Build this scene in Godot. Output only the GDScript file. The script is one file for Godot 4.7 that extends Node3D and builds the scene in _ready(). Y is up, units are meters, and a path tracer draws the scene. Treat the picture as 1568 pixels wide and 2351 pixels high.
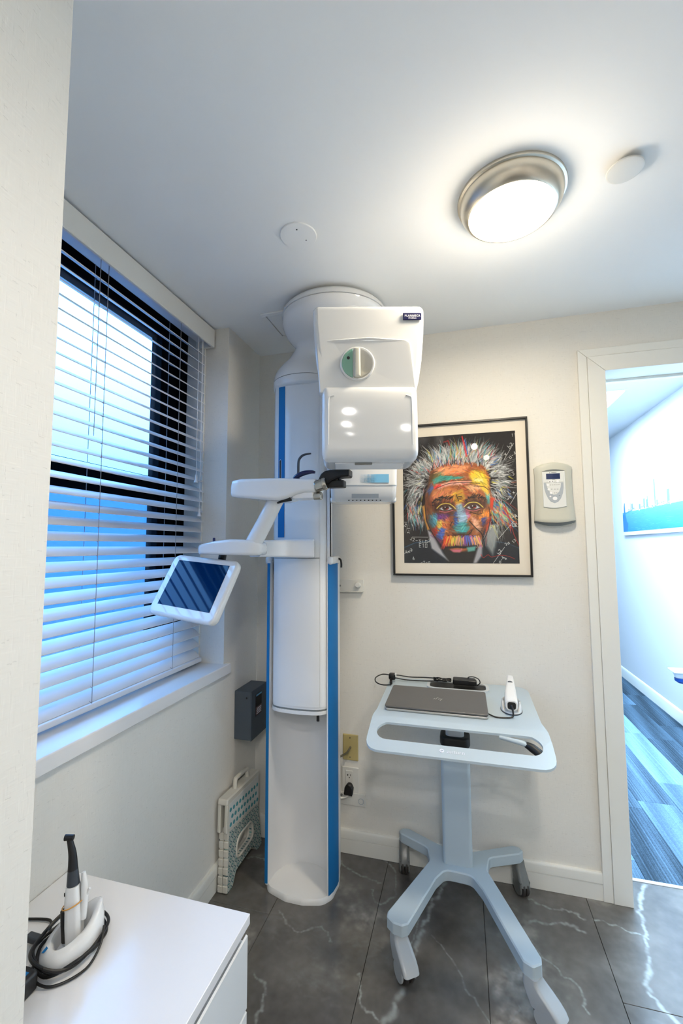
extends Node3D
# A small dental imaging room: panoramic x-ray unit, blinds, instrument cart, framed print, doorway to a blue-lit corridor.

const BACK := -2.0        # front face of the back wall
const LEFT := -0.984      # face of the left (window) wall
const CEIL := 2.345
const HALL_X := 1.59
const HALL_CEIL := 2.52
const HEAD_YAW := 0.268

var M := {}
var used := {}


# ---------------------------------------------------------------- scene
func _ready() -> void:
	var cam := Camera3D.new()
	cam.name = "camera"
	cam.position = Vector3(0, 1.36, 0)
	cam.rotation = Vector3(0.07945, 0.26791, -0.00415)
	cam.fov = 99.126
	cam.near = 0.05
	cam.current = true
	add_child(cam)
	var sky := Sky.new()
	var sm := ProceduralSkyMaterial.new()
	sm.sky_top_color = Color(0.44, 0.71, 1.0)
	sm.sky_horizon_color = Color(0.06, 0.12, 0.19)
	sm.sky_curve = 1.2
	sm.ground_horizon_color = Color(0.06, 0.12, 0.19)
	sm.ground_bottom_color = Color(0.12, 0.15, 0.18)
	sm.energy_multiplier = 30.0
	sky.sky_material = sm
	var env := Environment.new()
	env.background_mode = Environment.BG_SKY
	env.sky = sky
	env.ambient_light_source = Environment.AMBIENT_SOURCE_DISABLED
	env.reflected_light_source = Environment.REFLECTION_SOURCE_SKY
	env.tonemap_mode = Environment.TONE_MAPPER_LINEAR
	env.tonemap_exposure = 1.14
	env.sdfgi_enabled = true
	env.ssao_enabled = true
	env.ssil_enabled = true
	var we := WorldEnvironment.new()
	we.name = "world"
	we.environment = env
	add_child(we)
	# light: the round lamp and the downlights behind the camera bring their own; the corridor panel is large
	for z in [-4.24, -2.78]:
		var al := AreaLight3D.new()
		al.name = "corridor_light"
		al.area_size = Vector2(0.56, 1.2 if z < -4.0 else 0.56)
		al.area_normalize_energy = true
		al.light_color = Color(0.75, 0.88, 1.0)
		al.light_energy = 6.0 if z < -4.0 else 20.0
		al.area_range = 12.0
		al.area_attenuation = 2.0
		al.shadow_enabled = true
		al.position = Vector3(0.92, HALL_CEIL - 0.02, z)
		al.rotation = Vector3(-PI / 2, 0, 0)
		add_child(al, true)
	materials()
	stone()
	floors()
	walls()
	window()
	blinds()
	xray()
	cart()
	cabinet()
	on_wall()
	on_cart()
	corner()
	corridor()
	ceiling_things()
	for d in [[0.14, 0.34, "first small round downlight behind the camera, nearest to it"], [0.28, 0.92, "second small round downlight behind the camera"], [0.52, 1.65, "small round downlight behind the camera, nearest to the front wall"], [0.80, 0.85, "small round downlight behind the camera, nearest to the right wall"]]:
		downlight(Vector3(d[0], CEIL, d[1]), d[2])


# ---------------------------------------------------------------- geometry
class Geo:
	var v := PackedVector3Array()
	var uv := PackedVector2Array()
	var mark := 0
	func start() -> void:
		mark = v.size()
	func tri(a: Vector3, b: Vector3, c: Vector3) -> void:
		v.append(a); v.append(b); v.append(c)
		uv.append(Vector2.ZERO); uv.append(Vector2.ZERO); uv.append(Vector2.ZERO)
	func quad(a: Vector3, b: Vector3, c: Vector3, d: Vector3) -> void:
		tri(a, b, c); tri(a, c, d)
	func quad_uv(a: Vector3, b: Vector3, c: Vector3, d: Vector3) -> void:
		# a lower left, b lower right, c upper right, d upper left, seen from the front
		v.append_array(PackedVector3Array([a, b, c, a, c, d]))
		uv.append_array(PackedVector2Array([Vector2(0, 1), Vector2(1, 1), Vector2(1, 0), Vector2(0, 1), Vector2(1, 0), Vector2(0, 0)]))
	func finish(t := Transform3D.IDENTITY) -> Geo:
		var vol := 0.0
		for i in range(mark, v.size(), 3):
			vol += v[i].dot(v[i + 1].cross(v[i + 2]))
		for i in range(mark, v.size(), 3):
			if vol < 0.0:
				var s := v[i + 1]
				v[i + 1] = v[i + 2]
				v[i + 2] = s
			v[i] = t * v[i]; v[i + 1] = t * v[i + 1]; v[i + 2] = t * v[i + 2]
		return self
	func cap(ring: PackedVector3Array) -> void:
		# plane polygon, may be concave
		var n := Vector3.ZERO
		for i in ring.size():
			n += ring[i].cross(ring[(i + 1) % ring.size()])
		var c := Vector3.ZERO
		for p in ring:
			c += p / ring.size()
		n = Vector3.ZERO
		for i in ring.size():
			n += (ring[i] - c).cross(ring[(i + 1) % ring.size()] - c)
		if n.length() < 1e-12:
			return
		n = n.normalized()
		var ax := n.cross(Vector3(0.3, 0.9, 0.31)).normalized()
		var ay := n.cross(ax)
		var flat := PackedVector2Array()
		for p in ring:
			flat.append(Vector2((p - c).dot(ax), (p - c).dot(ay)) * 100.0)
		var idx := Geometry2D.triangulate_polygon(flat)
		if idx.is_empty():
			for i in ring.size():
				tri(c, ring[i], ring[(i + 1) % ring.size()])
			return
		for i in range(0, idx.size(), 3):
			var a := ring[idx[i]]
			var b := ring[idx[i + 1]]
			var d := ring[idx[i + 2]]
			if (b - a).cross(d - a).dot(n) < 0.0:
				tri(a, d, b)
			else:
				tri(a, b, d)
	func loft(rings: Array, t := Transform3D.IDENTITY, caps := true, closed := false) -> Geo:
		start()
		var m: int = rings.size()
		for k in (m if closed else m - 1):
			var r0: PackedVector3Array = rings[k]
			var r1: PackedVector3Array = rings[(k + 1) % m]
			var n := r0.size()
			for i in n:
				var j := (i + 1) % n
				quad(r0[i], r0[j], r1[j], r1[i])
		if caps and not closed:
			var first: PackedVector3Array = rings[0].duplicate()
			first.reverse()
			cap(first)
			cap(rings[m - 1])
		return finish(t)
	func box(c: Vector3, s: Vector3, t := Transform3D.IDENTITY, ch := 0.0) -> Geo:
		# a box with chamfered edges
		return rbox(c, s, ch, ch, t, 1)
	static func rrect(hx: float, hz: float, r: float, seg: int) -> PackedVector2Array:
		var out := PackedVector2Array()
		r = minf(r, minf(hx, hz))
		var cs := [Vector2(hx - r, hz - r), Vector2(-hx + r, hz - r), Vector2(-hx + r, -hz + r), Vector2(hx - r, -hz + r)]
		for q in 4:
			if r < 1e-6:
				out.append(cs[q])
			else:
				for k in seg + 1:
					var a := PI / 2 * (q + float(k) / seg)
					out.append(cs[q] + Vector2(cos(a), sin(a)) * r)
		return out
	func rbox(c: Vector3, s: Vector3, rc: float, re: float, t := Transform3D.IDENTITY, seg := 3) -> Geo:
		# rounded corners (rc) in plan, rounded edges (re) at top and bottom; axis y
		var h := s / 2
		rc = minf(maxf(rc, re), minf(h.x, h.z))
		re = minf(re, h.y)
		var rings := []
		var steps := seg if re > 0.0 else 0
		var levels := []
		for k in steps + 1:
			var a := PI / 2 * (float(k) / maxi(steps, 1))
			levels.append([-h.y + re - re * cos(a), re - re * sin(a)] if steps else [-h.y, 0.0])
		for k in range(steps, -1, -1):
			var a := PI / 2 * (float(k) / maxi(steps, 1))
			levels.append([h.y - re + re * cos(a), re - re * sin(a)] if steps else [h.y, 0.0])
		for l in levels:
			var ring := PackedVector3Array()
			for p in Geo.rrect(h.x - l[1], h.z - l[1], maxf(rc - l[1], 0.0001) if rc > 0.0 else 0.0, seg):
				ring.append(c + Vector3(p.x, l[0], p.y))
			rings.append(ring)
		return loft(rings, t)
	func tube(path: Array, r, n := 8, t := Transform3D.IDENTITY, smooth := 0, squash := 1.0) -> Geo:
		var pts := path
		if smooth > 0:
			pts = Geo.curve(path, smooth)
		var rings := []
		var up := Vector3.ZERO
		for i in pts.size():
			var d: Vector3 = (pts[mini(i + 1, pts.size() - 1)] - pts[maxi(i - 1, 0)]).normalized()
			if i == 0:
				up = d.cross(Vector3(0.13, 0.2, 0.97)).normalized()
				if absf(d.z) > 0.9:
					up = d.cross(Vector3(0, 1, 0)).normalized()
			up = (up - d * up.dot(d)).normalized()
			var side := d.cross(up)
			var rr: float = r if not r is Array else lerpf(r[int(float(i) / (pts.size() - 1) * (r.size() - 1) * 0.9999)], r[mini(int(float(i) / (pts.size() - 1) * (r.size() - 1) * 0.9999) + 1, r.size() - 1)], fmod(float(i) / (pts.size() - 1) * (r.size() - 1) * 0.9999, 1.0))
			var ring := PackedVector3Array()
			for k in n:
				var a := TAU * k / n
				ring.append(pts[i] + (up * cos(a) + side * sin(a) * squash) * rr)
			rings.append(ring)
		return loft(rings, t)
	static func curve(path: Array, per: int) -> Array:
		var out := []
		for i in path.size() - 1:
			var p0: Vector3 = path[maxi(i - 1, 0)]
			var p1: Vector3 = path[i]
			var p2: Vector3 = path[i + 1]
			var p3: Vector3 = path[mini(i + 2, path.size() - 1)]
			for k in per:
				out.append(p1.cubic_interpolate(p2, p0, p3, float(k) / per))
		out.append(path[-1])
		return out
	func lathe(prof: Array, n := 32, t := Transform3D.IDENTITY, sx := 1.0, sz := 1.0) -> Geo:
		# prof: Vector2(radius, y), from one end to the other
		var rings := []
		for p in prof:
			var ring := PackedVector3Array()
			for k in n:
				var a := TAU * k / n
				ring.append(Vector3(cos(a) * p.x * sx, p.y, sin(a) * p.x * sz))
			rings.append(ring)
		return loft(rings, t)
	func prism(poly: PackedVector2Array, z0: float, z1: float, t := Transform3D.IDENTITY, bevel := 0.0) -> Geo:
		# extruded along z; the bevel insets both end outlines
		var rings := []
		var zs := [[z0, bevel], [z0 + bevel, 0.0], [z1 - bevel, 0.0], [z1, bevel]] if bevel > 0.0 else [[z0, 0.0], [z1, 0.0]]
		var ccw := not Geometry2D.is_polygon_clockwise(poly)
		for l in zs:
			var ring := PackedVector3Array()
			for i in poly.size():
				var a := (poly[i] - poly[i - 1]).normalized()
				var b := (poly[(i + 1) % poly.size()] - poly[i]).normalized()
				var na := Vector2(-a.y, a.x)
				var nb := Vector2(-b.y, b.x)
				var k := (na + nb) / maxf(1.0 + na.dot(nb), 0.3)
				var q: Vector2 = poly[i] + k * l[1] * (1.0 if ccw else -1.0)
				ring.append(Vector3(q.x, q.y, l[0]))
			rings.append(ring)
		return loft(rings, t)
	func plate(outer: PackedVector2Array, hole: PackedVector2Array, cuts: Array, top: Callable, thick: float, t := Transform3D.IDENTITY) -> Geo:
		# a sheet with one hole; outline in (x, z); top(x, z) is its upper surface; cut along the lines z = cuts
		start()
		var lo := -99.0
		for k in cuts.size() + 1:
			var hi: float = cuts[k] if k < cuts.size() else 99.0
			var band := PackedVector2Array([Vector2(-99, lo), Vector2(99, lo), Vector2(99, hi), Vector2(-99, hi)])
			for piece in Geometry2D.intersect_polygons(outer, band):
				var bits := [piece]
				if hole.size():
					bits = Geometry2D.clip_polygons(piece, hole)
				for bit in bits:
					var idx := Geometry2D.triangulate_polygon(bit)
					for i in range(0, idx.size(), 3):
						var q := []
						for j in 3:
							var p: Vector2 = bit[idx[i + j]]
							q.append(Vector3(p.x, top.call(p.x, p.y), p.y))
						if (q[1] - q[0]).cross(q[2] - q[0]).y < 0.0:
							q = [q[0], q[2], q[1]]
						tri(q[0], q[1], q[2])
						var dn := Vector3(0, -thick, 0)
						tri(q[0] + dn, q[2] + dn, q[1] + dn)
			lo = hi
		for loop in [outer, hole]:
			if loop.size() == 0:
				continue
			var cw := Geometry2D.is_polygon_clockwise(loop)
			for i in loop.size():
				var ends := [loop[i], loop[(i + 1) % loop.size()]]
				var stops := [0.0]
				for c in cuts:
					if (ends[0].y - c) * (ends[1].y - c) < -1e-12:
						stops.append((c - ends[0].y) / (ends[1].y - ends[0].y))
				stops.append(1.0)
				stops.sort()
				for k in stops.size() - 1:
					var a: Vector2 = ends[0].lerp(ends[1], stops[k])
					var b: Vector2 = ends[0].lerp(ends[1], stops[k + 1])
					var a3 := Vector3(a.x, top.call(a.x, a.y), a.y)
					var b3 := Vector3(b.x, top.call(b.x, b.y), b.y)
					var dn := Vector3(0, -thick, 0)
					var outward: bool = (loop == outer) == cw
					if outward:
						quad(a3, b3, b3 + dn, a3 + dn)
					else:
						quad(b3, a3, a3 + dn, b3 + dn)
		return finish(t)
	func mesh(crease := 38.0, map = null) -> ArrayMesh:
		var nf := v.size() / 3
		var fn := PackedVector3Array()
		var at := {}
		var keys := []
		for f in nf:
			var c := (v[f * 3 + 1] - v[f * 3]).cross(v[f * 3 + 2] - v[f * 3])
			fn.append(c)
			for j in 3:
				var p := v[f * 3 + j] * 30000.0
				var key := Vector3i(roundi(p.x), roundi(p.y), roundi(p.z))
				keys.append(key)
				if at.has(key):
					at[key].append(f)
				else:
					at[key] = [f]
		var lim := cos(deg_to_rad(crease))
		var P := PackedVector3Array()
		var N := PackedVector3Array()
		var U := PackedVector2Array()
		for f in nf:
			var own := fn[f].normalized()
			if fn[f].length() < 1e-14:
				continue
			for j in [0, 2, 1]:
				var n := Vector3.ZERO
				for g in at[keys[f * 3 + j]]:
					var gn: Vector3 = fn[g]
					if gn.dot(own) > lim * gn.length():
						n += gn
				P.append(v[f * 3 + j])
				N.append(n.normalized() if n.length() > 1e-14 else own)
				U.append(map.call(v[f * 3 + j]) if map != null else uv[f * 3 + j])
		var arr := []
		arr.resize(Mesh.ARRAY_MAX)
		arr[Mesh.ARRAY_VERTEX] = P
		arr[Mesh.ARRAY_NORMAL] = N
		arr[Mesh.ARRAY_TEX_UV] = U
		var m := ArrayMesh.new()
		m.add_surface_from_arrays(Mesh.PRIMITIVE_TRIANGLES, arr)
		return m


func geo() -> Geo:
	return Geo.new()


func xf(at: Vector3, yaw := 0.0, pitch := 0.0, roll := 0.0) -> Transform3D:
	return Transform3D(Basis.from_euler(Vector3(pitch, yaw, roll)), at)


func arc(c: Vector2, r: float, a0: float, a1: float, n: int) -> PackedVector2Array:
	var out := PackedVector2Array()
	for k in n + 1:
		var a := deg_to_rad(lerpf(a0, a1, float(k) / n))
		out.append(c + Vector2(cos(a), sin(a)) * r)
	return out


func rounded(pts: Array, r, seg := 4) -> PackedVector2Array:
	# a polygon with its corners rounded; r is one radius or one for each corner
	var out := PackedVector2Array()
	for i in pts.size():
		var p: Vector2 = pts[i]
		var a: Vector2 = pts[i - 1] - p
		var b: Vector2 = pts[(i + 1) % pts.size()] - p
		var rr: float = r[i] if r is Array else r
		if rr <= 0.0:
			out.append(p)
			continue
		var cut := minf(rr / tan(absf(a.angle_to(b)) / 2), minf(a.length(), b.length()) * 0.49)
		var s := p + a.normalized() * cut
		var e := p + b.normalized() * cut
		for k in seg + 1:
			var u := float(k) / seg
			out.append(s.lerp(p, u).lerp(p.lerp(e, u), u))
	return out


# ---------------------------------------------------------------- nodes
func numbered(called: String) -> String:
	used[called] = used.get(called, -1) + 1
	return called if used[called] == 0 else "%s_%03d" % [called, used[called]]


func thing(called: String, label: String, category: String, at: Vector3, group := "") -> Node3D:
	var o := Node3D.new()
	o.name = numbered(called)
	o.position = at
	o.set_meta("label", label)
	o.set_meta("category", category)
	if group:
		o.set_meta("group", group)
	o.set_meta("base", at)
	add_child(o, true)
	return o


func part(parent: Node, called: String, g, m: Material, crease := 38.0, map = null) -> MeshInstance3D:
	# g holds its shape in the room's own coordinates
	var o := MeshInstance3D.new()
	o.name = called
	o.mesh = g.mesh(crease, map) if g is Geo else g
	o.material_override = m
	if parent.has_meta("base"):
		o.position = -parent.get_meta("base")
	parent.add_child(o, true)
	return o


func struct(called: String, g, m: Material, crease := 38.0, map = null) -> MeshInstance3D:
	var o := part(self, numbered(called), g, m, crease, map)
	o.set_meta("kind", "structure")
	o.set_meta("label", "")
	o.remove_meta("label")
	return o


func single(called: String, label: String, category: String, g, m: Material, group := "") -> MeshInstance3D:
	var o := part(self, numbered(called), g, m)
	o.set_meta("label", label)
	o.set_meta("category", category)
	if group:
		o.set_meta("group", group)
	return o


func text(parent: Node, called: String, words: String, height: float, t: Transform3D, m: Material, font := "Droid Sans", bold := true) -> MeshInstance3D:
	var tm := TextMesh.new()
	var f := SystemFont.new()
	f.font_names = PackedStringArray([font])
	f.font_weight = 700 if bold else 400
	tm.font = f
	tm.text = words
	tm.font_size = 64
	tm.pixel_size = height / 46.0
	tm.depth = 0.0006
	tm.curve_step = 2.0
	var o := MeshInstance3D.new()
	o.name = called
	o.mesh = tm
	o.material_override = m
	o.transform = t
	if parent.has_meta("base"):
		o.position -= parent.get_meta("base")
	parent.add_child(o, true)
	return o


# ---------------------------------------------------------------- materials
func mat(called: String, c: Color, rough := 0.5, metal := 0.0, spec := 0.5) -> StandardMaterial3D:
	var m := StandardMaterial3D.new()
	m.resource_name = called
	m.albedo_color = c
	m.roughness = rough
	m.metallic = metal
	m.metallic_specular = spec
	M[called] = m
	return m


func textured(called: String, im: Image, rough := 0.6) -> StandardMaterial3D:
	var m := mat(called, Color.WHITE, rough)
	m.albedo_texture = ImageTexture.create_from_image(im)
	return m


func wallpaper() -> void:
	# pale woven vinyl: short crossing threads, a little relief and darker flecks
	var n := 768
	var rng := RandomNumberGenerator.new()
	rng.seed = 11
	var h := PackedFloat32Array()
	h.resize(n * n)
	h.fill(0.5)
	for k in 9000:
		var across := rng.randf() < 0.6
		var x := rng.randi() % n
		var y := rng.randi() % n
		var long := rng.randi_range(8, 46)
		var dv := rng.randf_range(-0.14, 0.16)
		var wide := rng.randi_range(1, 3)
		for i in long:
			var fade := sin(PI * (i + 0.5) / long)
			for j in wide:
				var q := ((y + j) % n) * n + (x + i) % n if across else ((y + i) % n) * n + (x + j) % n
				h[q] = clampf(h[q] + dv * fade * 0.7, 0.0, 1.0)
	var flecks := PackedFloat32Array()
	flecks.resize(n * n)
	for k in 360:
		var x := rng.randi() % n
		var y := rng.randi() % n
		var across := rng.randf() < 0.65
		var long := rng.randi_range(3, 12)
		for i in long:
			var q := ((y + i / 6) % n) * n + (x + i) % n if across else ((y + i) % n) * n + (x + i / 5) % n
			flecks[q] = rng.randf_range(0.35, 1.0)
			flecks[(q + n) % (n * n)] = rng.randf_range(0.2, 0.8)
	var col := Image.create(n, n, false, Image.FORMAT_RGB8)
	var rel := Image.create(n, n, false, Image.FORMAT_L8)
	for y in n:
		for x in n:
			var q := y * n + x
			var a: float = 0.86 + (h[q] - 0.5) * 0.10 - flecks[q] * 0.085
			col.set_pixel(x, y, Color(a, a * 0.99, a * 0.958))
			rel.set_pixel(x, y, Color(h[q], h[q], h[q]))
	rel.convert(Image.FORMAT_RGBA8)
	rel.bump_map_to_normal_map(1.6)
	var m := mat("wallpaper", Color.WHITE, 0.62, 0.0, 0.4)
	m.albedo_texture = ImageTexture.create_from_image(col)
	m.normal_enabled = true
	m.normal_texture = ImageTexture.create_from_image(rel)
	m.normal_scale = 0.5
	m.uv1_triplanar = true
	m.uv1_world_triplanar = true
	m.uv1_scale = Vector3(1.9, 1.9, 1.9)


func materials() -> void:
	wallpaper()
	mat("ceiling_paint", Color(0.93, 0.935, 0.93), 0.85, 0.0, 0.3)
	mat("trim_paint", Color(0.87, 0.87, 0.845), 0.38)
	mat("sill_paint", Color(0.87, 0.87, 0.87), 0.24)
	mat("plain_wall", Color(0.84, 0.83, 0.81), 0.8)
	mat("hall_paint", Color(0.74, 0.75, 0.76), 0.8)
	mat("unit_white", Color(0.86, 0.865, 0.865), 0.07)
	mat("unit_satin", Color(0.88, 0.885, 0.89), 0.3)
	mat("unit_grey", Color(0.74, 0.76, 0.77), 0.35)
	mat("unit_blue", Color(0.10, 0.42, 0.66), 0.5, 0.0, 0.3)
	mat("pale_blue", Color(0.42, 0.66, 0.80), 0.4)
	mat("navy", Color(0.05, 0.06, 0.30), 0.35)
	mat("deep_blue", Color(0.02, 0.06, 0.25), 0.2)
	mat("gap_black", Color(0.03, 0.03, 0.035), 0.6)
	mat("soft_black", Color(0.035, 0.035, 0.04), 0.45)
	mat("dark_rod", Color(0.20, 0.22, 0.25), 0.4)
	mat("chrome", Color(0.72, 0.71, 0.68), 0.22, 1.0)
	mat("lamp_nickel", Color(0.82, 0.79, 0.73), 0.3, 1.0)
	mat("knob_green", Color(0.50, 0.68, 0.60), 0.15)
	mat("knob_cream", Color(0.80, 0.79, 0.74), 0.4)
	mat("white_ink", Color(0.85, 0.86, 0.9), 0.5)
	mat("grey_ink", Color(0.35, 0.36, 0.38), 0.5)
	mat("screen_glass", Color(0.01, 0.15, 0.30), 0.06, 0.0, 0.28)
	mat("cart_paint", Color(0.68, 0.735, 0.765), 0.42)
	mat("caster_grey", Color(0.62, 0.64, 0.65), 0.25)
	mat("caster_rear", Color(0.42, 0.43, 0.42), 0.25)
	mat("tyre", Color(0.20, 0.19, 0.18), 0.55)
	mat("laptop_lid", Color(0.40, 0.39, 0.385), 0.36, 0.55)
	mat("laptop_edge", Color(0.72, 0.71, 0.69), 0.3, 0.8)
	mat("ivory", Color(0.70, 0.64, 0.43), 0.45)
	mat("outlet_white", Color(0.82, 0.82, 0.80), 0.4)
	mat("cable_grey", Color(0.36, 0.34, 0.27), 0.6)
	mat("box_grey", Color(0.28, 0.32, 0.36), 0.5)
	mat("label_black", Color(0.03, 0.03, 0.035), 0.4)
	mat("label_red", Color(0.42, 0.33, 0.32), 0.5)
	mat("stool_white", Color(0.80, 0.79, 0.75), 0.5)
	mat("stool_dot", Color(0.28, 0.55, 0.58), 0.7)
	mat("frame_black", Color(0.03, 0.028, 0.026), 0.35)
	mat("mat_board", Color(0.86, 0.83, 0.77), 0.9)
	mat("panel_beige", Color(0.73, 0.73, 0.68), 0.45)
	mat("panel_light", Color(0.82, 0.83, 0.82), 0.45)
	mat("panel_grey", Color(0.62, 0.65, 0.68), 0.45)
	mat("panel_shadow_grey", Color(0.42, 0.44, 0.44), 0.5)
	mat("lcd_blue", Color(0.03, 0.12, 0.30), 0.15)
	mat("cabinet_white", Color(0.88, 0.88, 0.885), 0.16, 0.0, 0.7)
	mat("drawer_white", Color(0.84, 0.85, 0.855), 0.32)
	mat("rubber_band", Color(0.78, 0.56, 0.25), 0.5)
	mat("window_black", Color(0.02, 0.03, 0.05), 0.7, 0.0, 0.15)
	mat("slat_white", Color(0.86, 0.86, 0.87), 0.35)
	M.slat_white.backlight_enabled = true
	M.slat_white.backlight = Color(0.4, 0.4, 0.4)
	mat("cord_grey", Color(0.55, 0.56, 0.58), 0.7)
	mat("cord_white", Color(0.85, 0.85, 0.85), 0.6)
	mat("grout", Color(0.10, 0.10, 0.10), 0.8)
	mat("parapet", Color(0.22, 0.42, 0.56), 0.8)
	mat("roof_gravel", Color(0.30, 0.31, 0.32), 0.95)
	mat("hall_thing_blue", Color(0.03, 0.22, 0.50), 0.3)
	mat("threshold_metal", Color(0.80, 0.81, 0.82), 0.3, 0.8)
	var g := mat("window_glass", Color(0.9, 0.95, 1.0, 0.04), 0.02)
	g.transparency = BaseMaterial3D.TRANSPARENCY_ALPHA
	var g2 := mat("picture_glass", Color(1, 1, 1, 0.01), 0.02, 0.0, 0.3)
	g2.transparency = BaseMaterial3D.TRANSPARENCY_ALPHA
	var d := mat("lamp_diffuser", Color(1, 0.97, 0.9), 0.5)
	d.emission_enabled = true
	d.emission = Color(1.0, 0.93, 0.80)
	d.emission_energy_multiplier = 12.0
	var d2 := mat("hall_light_diffuser", Color(1, 1, 1), 0.5)
	d2.emission_enabled = true
	d2.emission = Color(0.80, 0.92, 1.0)
	d2.emission_energy_multiplier = 4.0


# ---------------------------------------------------------------- computed pictures
func dab(im: Image, pts: Array, width: float, c: Color, soft := 0.5, taper := false) -> void:
	# a brush stroke along pts, blended over what is there
	var w := im.get_width()
	var h := im.get_height()
	for i in pts.size() - 1:
		var a: Vector2 = pts[i]
		var b: Vector2 = pts[i + 1]
		var ab := b - a
		var ll := maxf(ab.length_squared(), 1e-6)
		var x0 := clampi(int(minf(a.x, b.x) - width), 0, w - 1)
		var x1 := clampi(int(maxf(a.x, b.x) + width) + 1, 0, w - 1)
		var y0 := clampi(int(minf(a.y, b.y) - width), 0, h - 1)
		var y1 := clampi(int(maxf(a.y, b.y) + width) + 1, 0, h - 1)
		for y in range(y0, y1 + 1):
			for x in range(x0, x1 + 1):
				var p := Vector2(x, y) - a
				var u := p.dot(ab) / ll
				if u > 1.0 and i < pts.size() - 2:
					continue
				u = clampf(u, 0.0, 1.0)
				var d := (p - ab * u).length()
				var wide := width * 0.5
				if taper:
					var s := (i + u) / (pts.size() - 1)
					wide *= 1.0 - 0.8 * s
				var k := clampf((wide + 0.5 - d) / maxf(wide * soft, 0.6), 0.0, 1.0) * c.a
				if k > 0.003:
					var o := im.get_pixel(x, y)
					im.set_pixel(x, y, Color(lerpf(o.r, c.r, k), lerpf(o.g, c.g, k), lerpf(o.b, c.b, k)))


func fill(im: Image, poly: Array, c: Color, soft := 4.0) -> void:
	var pts := PackedVector2Array(poly)
	var r := Rect2(pts[0], Vector2.ZERO)
	for p in pts:
		r = r.expand(p)
	r = r.grow(soft)
	for y in range(maxi(int(r.position.y), 0), mini(int(r.end.y) + 1, im.get_height())):
		for x in range(maxi(int(r.position.x), 0), mini(int(r.end.x) + 1, im.get_width())):
			var p := Vector2(x, y)
			var d := 1e9
			for i in pts.size():
				d = minf(d, p.distance_to(Geometry2D.get_closest_point_to_segment(p, pts[i], pts[(i + 1) % pts.size()])))
			if not Geometry2D.is_point_in_polygon(p, pts):
				d = -d
			var k := clampf(0.5 + d / (2.0 * soft), 0.0, 1.0) * c.a
			if k > 0.003:
				var o := im.get_pixel(x, y)
				im.set_pixel(x, y, Color(lerpf(o.r, c.r, k), lerpf(o.g, c.g, k), lerpf(o.b, c.b, k)))


func pairs(a: Array) -> Array:
	var out := []
	for i in range(0, a.size(), 2):
		out.append(Vector2(a[i], a[i + 1]))
	return out


func floor_map(p: Vector3) -> Vector2:
	return Vector2((p.x + 1.05) / 2.56, (p.z + 2.15) / 2.048)


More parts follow.
